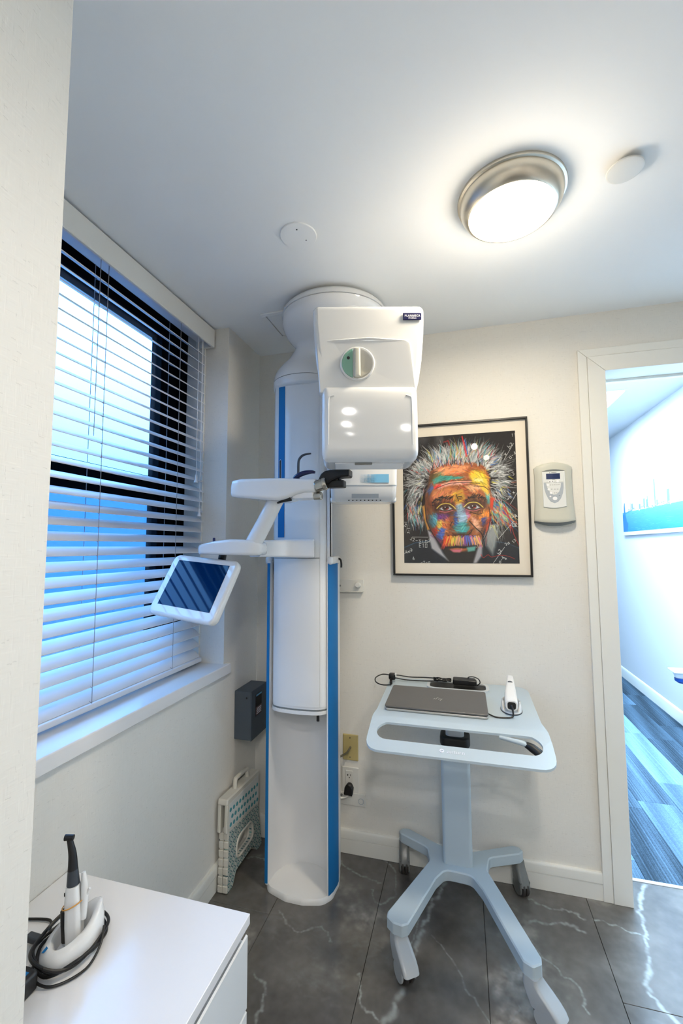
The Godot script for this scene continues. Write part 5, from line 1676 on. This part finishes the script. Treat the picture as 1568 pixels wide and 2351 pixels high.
	part(g, "cord", geo().tube([Vector3(-0.515, 0.258, BACK + 0.022), Vector3(-0.522, 0.249, BACK + 0.024), Vector3(-0.538, 0.243, BACK + 0.028), Vector3(-0.556, 0.243, BACK + 0.035), Vector3(-0.572, 0.248, BACK + 0.05)], 0.0045, 10, Transform3D.IDENTITY, 5), M.outlet_white)


func print_paper(m: StandardMaterial3D) -> StandardMaterial3D:
	m.metallic_specular = 0.2
	return m


func control_panel() -> void:
	var t := thing("exposure_control_panel", "beige wall control panel with a blue display between the framed print and the doorway", "control panel", Vector3(0.376, 1.58, BACK))
	var cx := 0.376
	# body: waisted outline, lofted up the wall; y, half width, depth
	var rings := []
	for q in [[1.4505, 0.0740, 0.018], [1.456, 0.0770, 0.026], [1.466, 0.0775, 0.034], [1.472, 0.0770, 0.034], [1.50, 0.0755, 0.030], [1.55, 0.0725, 0.027], [1.61, 0.0710, 0.025], [1.66, 0.0715, 0.024], [1.688, 0.0730, 0.023], [1.697, 0.062, 0.022], [1.704, 0.045, 0.021], [1.708, 0.022, 0.019], [1.7095, 0.004, 0.016]]:
		var ring := PackedVector3Array()
		for k in 13:
			var u := 1.0 - k / 6.0
			var e := 1.0 - pow(absf(u), 6.0)
			var dip := 0.010 * (1 - u * u) if q[0] < 1.47 else 0.0
			ring.append(Vector3(cx + u * q[1], q[0] - dip, BACK + q[2] * (0.55 + 0.45 * e) + 0.004 * (1 - u * u)))
		ring.append(Vector3(cx - q[1], q[0], BACK))
		ring.append(Vector3(cx + q[1], q[0], BACK))
		rings.append(ring)
	part(t, "body", geo().loft(rings), M.panel_beige, 40.0)
	# darker hood lip at the bottom
	var lip := []
	for q in [[1.4515, 0.0745, 0.019], [1.457, 0.0775, 0.0275], [1.4645, 0.0780, 0.0350]]:
		var ring := PackedVector3Array()
		for k in 13:
			var u := 1.0 - k / 6.0
			var e := 1.0 - pow(absf(u), 6.0)
			ring.append(Vector3(cx + u * q[1], q[0] - 0.010 * (1 - u * u), BACK + q[2] * (0.55 + 0.45 * e) + 0.0045 * (1 - u * u)))
		ring.append(Vector3(cx - q[1], q[0], BACK))
		ring.append(Vector3(cx + q[1], q[0], BACK))
		lip.append(ring)
	part(t, "bottom_lip", geo().loft(lip), M.panel_shadow_grey, 40.0)
	# face plate with an arched top, lying a little back at the top
	var F := xf(Vector3(cx - 0.001, 1.588, BACK + 0.0318), 0, -0.03)
	var top := []
	for k in 9:
		var u := 1.0 - k / 4.0
		top.append(Vector2(u * 0.0435, 0.083 + 0.0075 * (1 - u * u)))
	var face := PackedVector2Array([Vector2(-0.0425, -0.066), Vector2(-0.02, -0.0715), Vector2(0.0, -0.073), Vector2(0.02, -0.0715), Vector2(0.0445, -0.066)])
	var hood := PackedVector2Array([Vector2(0.0435, 0.082), Vector2(-0.0435, 0.082)])
	face.append(Vector2(0.0435, 0.082))
	face.append(Vector2(-0.0435, 0.082))
	part(t, "face_plate", geo().prism(face, -0.004, 0.0022, F, 0.001), M.panel_light)
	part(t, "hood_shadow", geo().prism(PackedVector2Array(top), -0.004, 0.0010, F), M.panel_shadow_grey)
	part(t, "header", geo().prism(rounded([Vector2(-0.0395, 0.036), Vector2(0.0375, 0.036), Vector2(0.0375, 0.080), Vector2(-0.0395, 0.080)], [0.004, 0.004, 0.0, 0.0]), 0.0, 0.0032, F, 0.0006), M.panel_light)
	var pad := PackedVector2Array([Vector2(0.0365, 0.034), Vector2(-0.0385, 0.034), Vector2(-0.037, 0.010), Vector2(-0.032, -0.012), Vector2(-0.024, -0.032), Vector2(-0.014, -0.046), Vector2(0.0, -0.052), Vector2(0.013, -0.047), Vector2(0.024, -0.033), Vector2(0.032, -0.012), Vector2(0.036, 0.010)])
	part(t, "key_pad", geo().prism(pad, 0.0, 0.0030, F, 0.0005), M.panel_grey)
	var field := PackedVector2Array([Vector2(-0.030, 0.0325), Vector2(0.027, 0.0325), Vector2(0.0255, 0.016), Vector2(0.019, -0.004), Vector2(0.008, -0.016), Vector2(-0.004, -0.017), Vector2(-0.016, -0.006), Vector2(-0.026, 0.014)])
	part(t, "key_field", geo().prism(field, 0.0, 0.0034, F), M.panel_light)
	part(t, "display", geo().box(Vector3(-0.002, 0.0605, 0.0033), Vector3(0.053, 0.0235, 0.0012), F, 0.0003), M.lcd_blue)
	var keys := [["oblong_key", -0.010, 0.0385, 0.011, 0.0058], ["round_key", 0.0145, 0.0385, 0.0055, 0.0055], ["round_key", -0.0235, 0.0245, 0.0055, 0.0055], ["round_key", -0.0205, 0.006, 0.0052, 0.0055], ["round_key", -0.012, -0.0085, 0.0055, 0.0055], ["round_key", -0.0155, -0.024, 0.0038, 0.0038], ["start_key", 0.0015, -0.033, 0.0088, 0.0078]]
	for k in keys:
		var poly := PackedVector2Array()
		for j in 24:
			var a := TAU * j / 24.0
			poly.append(Vector2(k[1] + signf(cos(a)) * (k[3] - k[4]) + cos(a) * k[4], k[2] + sin(a) * k[4]))
		var key := part(t, k[0], geo().prism(poly, 0.002, 0.0046, F, 0.0006), M.unit_satin)
		if k[0] != "oblong_key":
			part(key, "key_ring", geo().tube(ring_path(Vector3(k[1], k[2], 0.0042), k[3] * 0.8), 0.0004, 5, F), M.grey_ink)
	var marks := geo()
	marks.prism(PackedVector2Array([Vector2(-0.0178, 0.0363), Vector2(-0.0132, 0.0363), Vector2(-0.0155, 0.0407)]), 0.0046, 0.0050, F)
	marks.prism(PackedVector2Array([Vector2(-0.0068, 0.0408), Vector2(-0.0020, 0.0408), Vector2(-0.0044, 0.0362)]), 0.0046, 0.0050, F)
	marks.prism(PackedVector2Array([Vector2(-0.0160, 0.0745), Vector2(-0.0140, 0.0745), Vector2(-0.0125, 0.0788), Vector2(-0.0140, 0.0782)]), 0.0032, 0.0036, F)
	part(t, "arrow_marks", marks, M.soft_black)
	var small := geo()
	for q in [[-0.0125, 0.0245, 0.003], [-0.0045, 0.0245, 0.003], [0.0035, 0.0245, 0.002], [0.0115, 0.0245, 0.004], [0.0200, 0.0250, 0.0045]]:
		small.tube([Vector3(q[0] - q[2] / 2, q[1] + 0.0022, 0.0036), Vector3(q[0] - q[2] / 3, q[1] - 0.002, 0.0036), Vector3(q[0] + q[2] / 3, q[1] - 0.002, 0.0036), Vector3(q[0] + q[2] / 2, q[1] + 0.0022, 0.0036)], 0.0004, 5, F)
	for q in [[-0.009, 0.0065, 0.006], [0.003, 0.006, 0.007], [0.0135, 0.006, 0.007], [0.0015, -0.0095, 0.004], [0.009, -0.0095, 0.004], [0.019, -0.0205, 0.005]]:
		small.tube([Vector3(q[0] - q[2] / 2, q[1], 0.0036), Vector3(q[0], q[1] - 0.0018, 0.0036), Vector3(q[0] + q[2] / 2, q[1], 0.0036), Vector3(q[0], q[1] + 0.0012, 0.0036), Vector3(q[0] - q[2] / 2, q[1], 0.0036)], 0.0004, 5, F)
	small.box(Vector3(0.002, 0.0768, 0.0034), Vector3(0.020, 0.0016, 0.0006), F)
	small.box(Vector3(0.0, 0.0462, 0.0034), Vector3(0.011, 0.0012, 0.0006), F)
	part(t, "key_symbols", small, M.grey_ink)


func ring_path(c: Vector3, r: float) -> Array:
	var out := []
	for k in 21:
		out.append(c + Vector3(cos(TAU * k / 20.0), sin(TAU * k / 20.0), 0) * r)
	return out


# ---------------------------------------------------------------- the left corner and the foreground
func corner() -> void:
	var b := thing("electrical_box", "dark grey steel electrical box on the left wall beside the x-ray column", "electrical box", Vector3(LEFT, 0.63, -1.865))
	part(b, "box_body", slab(LEFT, -0.904, 0.522, 0.728, -1.945, -1.788, 0.002), M.box_grey)
	part(b, "cover", slab(-0.904, -0.9005, 0.520, 0.730, -1.947, -1.786, 0.001), M.box_grey)
	part(b, "cover_screw", geo().lathe([Vector2(0, 0.0), Vector2(0.004, 0.0), Vector2(0.003, 0.002), Vector2(0, 0.0022)], 12, Transform3D(Basis(Vector3.RIGHT, PI / 2), Vector3(-0.925, 0.700, -1.788))), M.soft_black)
	var lab := part(b, "warning_label", slab(-0.9005, -0.8995, 0.612, 0.705, -1.885, -1.825), M.label_black)
	part(lab, "red_block", slab(-0.8996, -0.8990, 0.615, 0.650, -1.883, -1.827), M.label_red)
	part(lab, "blue_band", slab(-0.8996, -0.8990, 0.696, 0.703, -1.883, -1.830), M.pale_blue)
	var rows := geo()
	for k in 4:
		add_slab(rows, -0.8991, -0.8986, 0.619 + k * 0.0072, 0.622 + k * 0.0072, -1.880, -1.834 - 0.004 * (k % 2))
	part(lab, "print_rows", rows, M.white_ink)
	part(b, "conduit", geo().tube([Vector3(-0.945, 0.625, -1.945), Vector3(-0.945, 0.625, -1.975), Vector3(-0.93, 0.625, -1.992)], 0.012, 12, Transform3D.IDENTITY, 4), M.soft_black)
	stool()


func stool() -> void:
	# a plastic step stool folded flat, leaning on the left wall
	var t := thing("step_stool", "folded white plastic step stool with teal dots leaning in the corner by the column", "step stool", Vector3(-0.945, 0, -1.80))
	# local frame: x along the stool (away from the camera), y up, z out of the wall
	var S := Transform3D(Basis(Vector3(0, 0, -1), Vector3(-0.022, 1, 0).normalized() * 0.93, Vector3(1, 0.022, 0).normalized()), Vector3(-0.9665, 0.0, -1.640))
	var print_mat := textured("stool_pattern", stool_print(), 0.55)
	for k in 2:
		# the two leg panels, splayed towards the floor, each with an oval opening
		var z := 0.004 + 0.0215 * k
		var outer := rounded([Vector2(0.0, 0.0), Vector2(0.045, 0.0), Vector2(0.075, 0.045), Vector2(0.225, 0.045), Vector2(0.262, 0.0), Vector2(0.310, 0.0), Vector2(0.272, 0.235), Vector2(0.018, 0.250)], [0.006, 0.01, 0.03, 0.03, 0.01, 0.006, 0.004, 0.004])
		var hole := rounded([Vector2(0.070, 0.085), Vector2(0.230, 0.085), Vector2(0.212, 0.170), Vector2(0.082, 0.172)], 0.04, 6)
		var U := S * Transform3D(Basis(Vector3(1, 0, 0), Vector3(0, 0, 1), Vector3(0, 1, 0)), Vector3(0, 0, z))
		var inv := S.affine_inverse()
		var leg := part(t, "leg_panel", geo().plate(outer, hole, [0.127], func(_x, _y): return 0.018, 0.018, U), print_mat if k else M.stool_white, 38.0, func(p: Vector3): return Vector2((inv * p).x, -(inv * p).y) * 8.3)
		var rim := []
		for p in hole:
			rim.append(Vector3(p.x, p.y, z + 0.018))
		rim.append(rim[0])
		part(leg, "opening_rim", geo().tube(rim, 0.005, 8, S), M.stool_white)
		var side := geo()
		for j in 7:
			side.box(Vector3(0.001 + 0.0022 * j, 0.018 + 0.034 * j, z + 0.009), Vector3(0.010, 0.028, 0.020), S, 0.002)
		part(leg, "edge_ribs", side, M.stool_white)
	# top plate folded down on both sides, hinged at the top edge
	for k in 2:
		var z := 0.0015 + 0.030 * k
		var o2 := rounded([Vector2(-0.004, 0.238), Vector2(0.282, 0.205), Vector2(0.288, 0.350), Vector2(0.004, 0.365)], 0.012)
		var plate := part(t, "top_plate", geo().prism(o2, z, z + 0.014, S, 0.003), M.stool_white)
		if k:
			part(plate, "inset_panel", geo().prism(rounded([Vector2(0.010, 0.252), Vector2(0.272, 0.219), Vector2(0.277, 0.340), Vector2(0.016, 0.353)], 0.008), z + 0.012, z + 0.0148, S, 0.0008), M.panel_light)
			var dots := geo()
			for j in 10:
				for i in 3:
					var u := 0.030 + 0.0262 * j + 0.0131 * (i % 2) - 0.004
					var c := Vector3(u, 0.267 + 0.030 * i - 0.115 * u + 0.03 * u * (i - 1) * 0.6, z + 0.0145)
					if u < 0.27:
						dots.lathe([Vector2(0, 0), Vector2(0.0085, 0), Vector2(0.008, 0.0016), Vector2(0, 0.0018)], 14, S * Transform3D(Basis(Vector3.RIGHT, PI / 2), c))
			part(plate, "rubber_dots", dots, M.stool_dot)
	part(t, "fold_edge", geo().prism(rounded([Vector2(-0.002, 0.352), Vector2(0.286, 0.338), Vector2(0.288, 0.362), Vector2(0.004, 0.377)], 0.008), 0.001, 0.0465, S, 0.005), M.stool_white)
	part(t, "carry_handle", geo().tube([Vector3(0.100, 0.355, 0.024), Vector3(0.104, 0.398, 0.024), Vector3(0.118, 0.408, 0.024), Vector3(0.196, 0.403, 0.024), Vector3(0.208, 0.392, 0.024), Vector3(0.210, 0.350, 0.024)], 0.0095, 10, S, 4), M.stool_white, 60.0)


func cabinet() -> void:
	var t := thing("drawer_cabinet", "low white drawer cabinet in the left foreground below the window", "cabinet", Vector3(-0.73, 0, -0.725))
	var x0 := LEFT + 0.002
	part(t, "top", geo().rbox(Vector3((x0 - 0.476) / 2, 0.534, -0.727), Vector3(-0.476 - x0, 0.022, 0.446), 0.0015, 0.0015), M.cabinet_white)
	part(t, "body", slab(x0, -0.499, 0.03, 0.523, -0.947, -0.505, 0.001), M.cabinet_white)
	part(t, "plinth", slab(x0, -0.52, 0.0, 0.03, -0.94, -0.51), M.drawer_white)
	for q in [[0.352, 0.500], [0.196, 0.344], [0.040, 0.188]]:
		# fronts stand proud of the body, each with a bevelled finger edge along its top
		var prof := PackedVector2Array([Vector2(-0.499, q[0]), Vector2(-0.480, q[0]), Vector2(-0.480, q[1]), Vector2(-0.484, q[1] + 0.002), Vector2(-0.492, q[1] - 0.012), Vector2(-0.499, q[1] - 0.012)])
		part(t, "drawer_front", geo().prism(prof, -0.948, -0.505, Transform3D.IDENTITY, 0.001), M.drawer_white)
	# what stands on it
	var b := thing("charging_base", "white egg-shaped charging base with black cord wound round it on the cabinet", "charging base", Vector3(-0.775, 0.545, -0.775))
	var C := Vector3(-0.788, 0, -0.775)
	var rings := []
	# y, half x, half z, shift z; the front is low, the back and right side rise as a collar
	for q in [[0.545, 0.043, 0.053], [0.547, 0.047, 0.057], [0.556, 0.049, 0.059], [0.570, 0.048, 0.058], [0.580, 0.044, 0.054], [0.586, 0.039, 0.049], [0.587, 0.031, 0.040], [0.578, 0.0265, 0.033], [0.553, 0.023, 0.029]]:
		var ring := oval(C + Vector3(0, q[0], 0), q[1], q[2], 40)
		for i in ring.size():
			var d := ring[i] - C
			var side := clampf((d.x * 0.65 - d.z * 0.75) / 0.05, 0.0, 1.0)
			var up: float = clampf((q[0] - 0.552) / 0.03, 0.0, 1.0)
			var front := clampf((d.z * 0.95 - d.x * 0.5) / 0.045, 0.0, 1.0)
			ring[i].y -= 0.013 * front * up
			ring[i] += Vector3(0.004 * side, 0.036 * side * side * up, -0.004 * side)
		rings.append(ring)
	part(b, "base_shell", geo().loft(rings), M.unit_white, 60.0)
	part(b, "blue_mark", geo().prism(PackedVector2Array([Vector2(-0.003, -0.005), Vector2(0.002, -0.004), Vector2(0.004, 0.004), Vector2(-0.001, 0.006)]), 0.0, 0.001, Transform3D(Basis(Vector3.RIGHT, -1.1), Vector3(-0.806, 0.5755, -0.731))), M.unit_blue)
	for k in 3:
		var loop := []
		for j in 27:
			var a := TAU * j / 26.0 + k * 0.7
			var r := 1.0 + 0.05 * k + 0.05 * sin(a * 2.0 + k * 2.1)
			var low := 0.557 + 0.007 * k + 0.006 * sin(a * 3.0 + k * 1.3) - 0.004 * k * cos(a)
			loop.append(C + Vector3(cos(a) * 0.0545 * r, maxf(low, 0.5492), sin(a) * 0.0645 * r))
		part(b, "cord_loop", geo().tube(loop, 0.0032, 8, Transform3D.IDENTITY, 2), M.soft_black)
	part(b, "cord_loop", geo().tube([C + Vector3(0.052, 0.578, -0.03), C + Vector3(0.068, 0.566, -0.005), C + Vector3(0.070, 0.552, 0.025), C + Vector3(0.055, 0.549, 0.055), C + Vector3(0.03, 0.549, 0.075), C + Vector3(0.0, 0.553, 0.078), C + Vector3(-0.03, 0.556, 0.066)], 0.0024, 8, Transform3D.IDENTITY, 5), M.soft_black)
	part(b, "cord", geo().tube([C + Vector3(-0.05, 0.555, -0.02), C + Vector3(-0.075, 0.549, -0.02), C + Vector3(-0.10, 0.549, -0.04), C + Vector3(-0.15, 0.549, -0.03)], 0.0026, 8, Transform3D.IDENTITY, 5), M.soft_black)
	part(b, "cord", geo().tube([C + Vector3(-0.020, 0.61, -0.03), C + Vector3(-0.045, 0.585, -0.005), C + Vector3(-0.064, 0.562, 0.02)], 0.0013, 6, Transform3D.IDENTITY, 4), M.dark_rod)
	part(b, "cord_plug", geo().rbox(C + Vector3(-0.082, 0.558, 0.012), Vector3(0.036, 0.012, 0.016), 0.004, 0.003), M.dark_rod)
	var a := thing("power_adapter", "black power adapter at the left edge of the cabinet top beside the charging base", "adapter", Vector3(-0.806, 0.545, -0.655))
	part(a, "adapter_body", geo().rbox(Vector3(-0.806, 0.562, -0.655), Vector3(0.055, 0.034, 0.085), 0.008, 0.006, Transform3D.IDENTITY), M.soft_black)
	part(a, "blue_label", slab(-0.823, -0.789, 0.5785, 0.5796, -0.685, -0.645), M.unit_blue)
	part(a, "cord", geo().tube([Vector3(-0.804, 0.56, -0.695), Vector3(-0.812, 0.556, -0.708), Vector3(-0.822, 0.550, -0.722)], 0.003, 8, Transform3D.IDENTITY, 4), M.soft_black)
	# handpiece
	var h := thing("curing_light_handpiece", "white dental handpiece with a black bent tip standing in the charging base", "handpiece", Vector3(-0.788, 0.59, -0.785))
	var bx := Vector3(-0.782, 0.555, -0.778)
	var tx := Vector3(-0.797, 0.677, -0.782)
	var ax := (tx - bx).normalized()
	var body := []
	for q in [[0.0, 0.0125, 0.0150], [0.003, 0.0145, 0.0175], [0.04, 0.0150, 0.018], [0.08, 0.0145, 0.0165], [0.105, 0.0125, 0.014], [0.110, 0.0118, 0.0130]]:
		var ring := PackedVector3Array()
		for p in Geo.rrect(q[1], q[2], 0.009, 4):
			ring.append(bx + ax * q[0] + Vector3(p.x, 0, p.y).rotated(Vector3.UP, 0.5))
		body.append(ring)
	part(h, "handle", geo().loft(body), M.unit_white, 55.0)
	part(h, "grey_collar", geo().tube([bx + ax * 0.110, bx + ax * 0.138], [0.0122, 0.0098], 20), M.dark_rod)
	part(h, "black_tip", geo().tube([bx + ax * 0.137, bx + ax * 0.165, bx + ax * 0.185 + Vector3(-0.003, 0, 0.001), bx + ax * 0.200 + Vector3(-0.006, 0, 0.002)], [0.0098, 0.0078, 0.0062, 0.0050], 16, Transform3D.IDENTITY, 4), M.soft_black)
	part(h, "tip_head", geo().tube([bx + ax * 0.199 + Vector3(0.004, 0.001, 0), bx + ax * 0.201 + Vector3(-0.012, -0.001, 0.006)], [0.0052, 0.0062], 14), M.soft_black)
	var out := Vector3(-0.012, 0, 0.0135)
	part(h, "black_window", geo().tube([bx + ax * 0.012 + out * 0.76, bx + ax * 0.040 + out * 0.80, bx + ax * 0.068 + out * 0.80], 0.0092, 10, Transform3D.IDENTITY, 0), M.soft_black)
	part(h, "button", geo().lathe([Vector2(0, 0), Vector2(0.0035, 0), Vector2(0.003, 0.002), Vector2(0, 0.0022)], 14, Transform3D(Basis(Quaternion(Vector3.UP, out.normalized())), bx + ax * 0.096 + out * 0.80)), M.soft_black)
	part(h, "rubber_band", geo().tube(band(bx + ax * 0.076, 0.0185, 0.0215), 0.0012, 6), M.rubber_band)
	part(h, "clip_holder", geo().tube([bx + ax * 0.045 + Vector3(0.017, 0, -0.006), bx + ax * 0.095 + Vector3(0.019, 0, -0.010), bx + ax * 0.128 + Vector3(0.015, 0, -0.012)], [0.006, 0.0075, 0.004], 12, Transform3D.IDENTITY, 3), M.unit_white)
	part(h, "clip_spur", geo().tube([bx + ax * 0.085 + Vector3(0.020, 0, -0.009), bx + ax * 0.100 + Vector3(0.030, 0, -0.012)], [0.004, 0.0025], 10), M.unit_white)


func band(c: Vector3, rx: float, rz: float) -> Array:
	var out := []
	for k in 25:
		var a := TAU * k / 24.0
		out.append(c + Vector3(cos(a) * rx, 0.006 * cos(a), sin(a) * rz))
	return out


func corridor() -> void:
	var p := thing("waterfront_print", "wide frameless print of a city waterfront on the bright corridor wall", "picture", Vector3(HALL_X, 1.47, -4.0))
	var y0 := 1.495
	var y1 := 1.955
	var z0 := -4.965
	var z1 := -3.35
	part(p, "white_border", slab(HALL_X - 0.022, HALL_X - 0.0005, y0 - 0.035, y1 + 0.002, z0 - 0.02, z1 + 0.02, 0.001), M.hall_paint)
	part(p, "photo", slab(HALL_X - 0.0235, HALL_X - 0.021, y0, y1, z0, z1), textured("waterfront", waterfront(), 0.5), 38.0, func(q: Vector3): return Vector2((q.z - z0) / (z1 - z0), (y1 - q.y) / (y1 - y0)))
	var d := thing("wall_dispenser", "small white dispenser with a dark blue cup low on the corridor wall", "dispenser", Vector3(HALL_X, 0.40, -3.74))
	part(d, "back_plate", geo().rbox(Vector3(HALL_X - 0.008, 0.36, -3.74), Vector3(0.015, 0.24, 0.14), 0.004, 0.004), M.unit_white)
	part(d, "tray", geo().rbox(Vector3(1.51, 0.462, -3.74), Vector3(0.16, 0.014, 0.12), 0.012, 0.004), M.outlet_white)
	part(d, "funnel", geo().loft([oval(Vector3(1.50, 0.456, -3.74), 0.060, 0.05, 28), oval(Vector3(1.495, 0.415, -3.74), 0.040, 0.034, 28)]), M.unit_white)
	part(d, "blue_cup", geo().loft([oval(Vector3(1.488, 0.414, -3.73), 0.042, 0.034, 28), oval(Vector3(1.488, 0.395, -3.73), 0.040, 0.033, 28), oval(Vector3(1.492, 0.380, -3.73), 0.024, 0.02, 28)]), M.hall_thing_blue)
	part(d, "drip_bottle", geo().lathe([Vector2(0, 0.24), Vector2(0.034, 0.243), Vector2(0.036, 0.25), Vector2(0.033, 0.37), Vector2(0.022, 0.382), Vector2(0, 0.384)], 24, xf(Vector3(1.535, 0, -3.74))), M.unit_white)
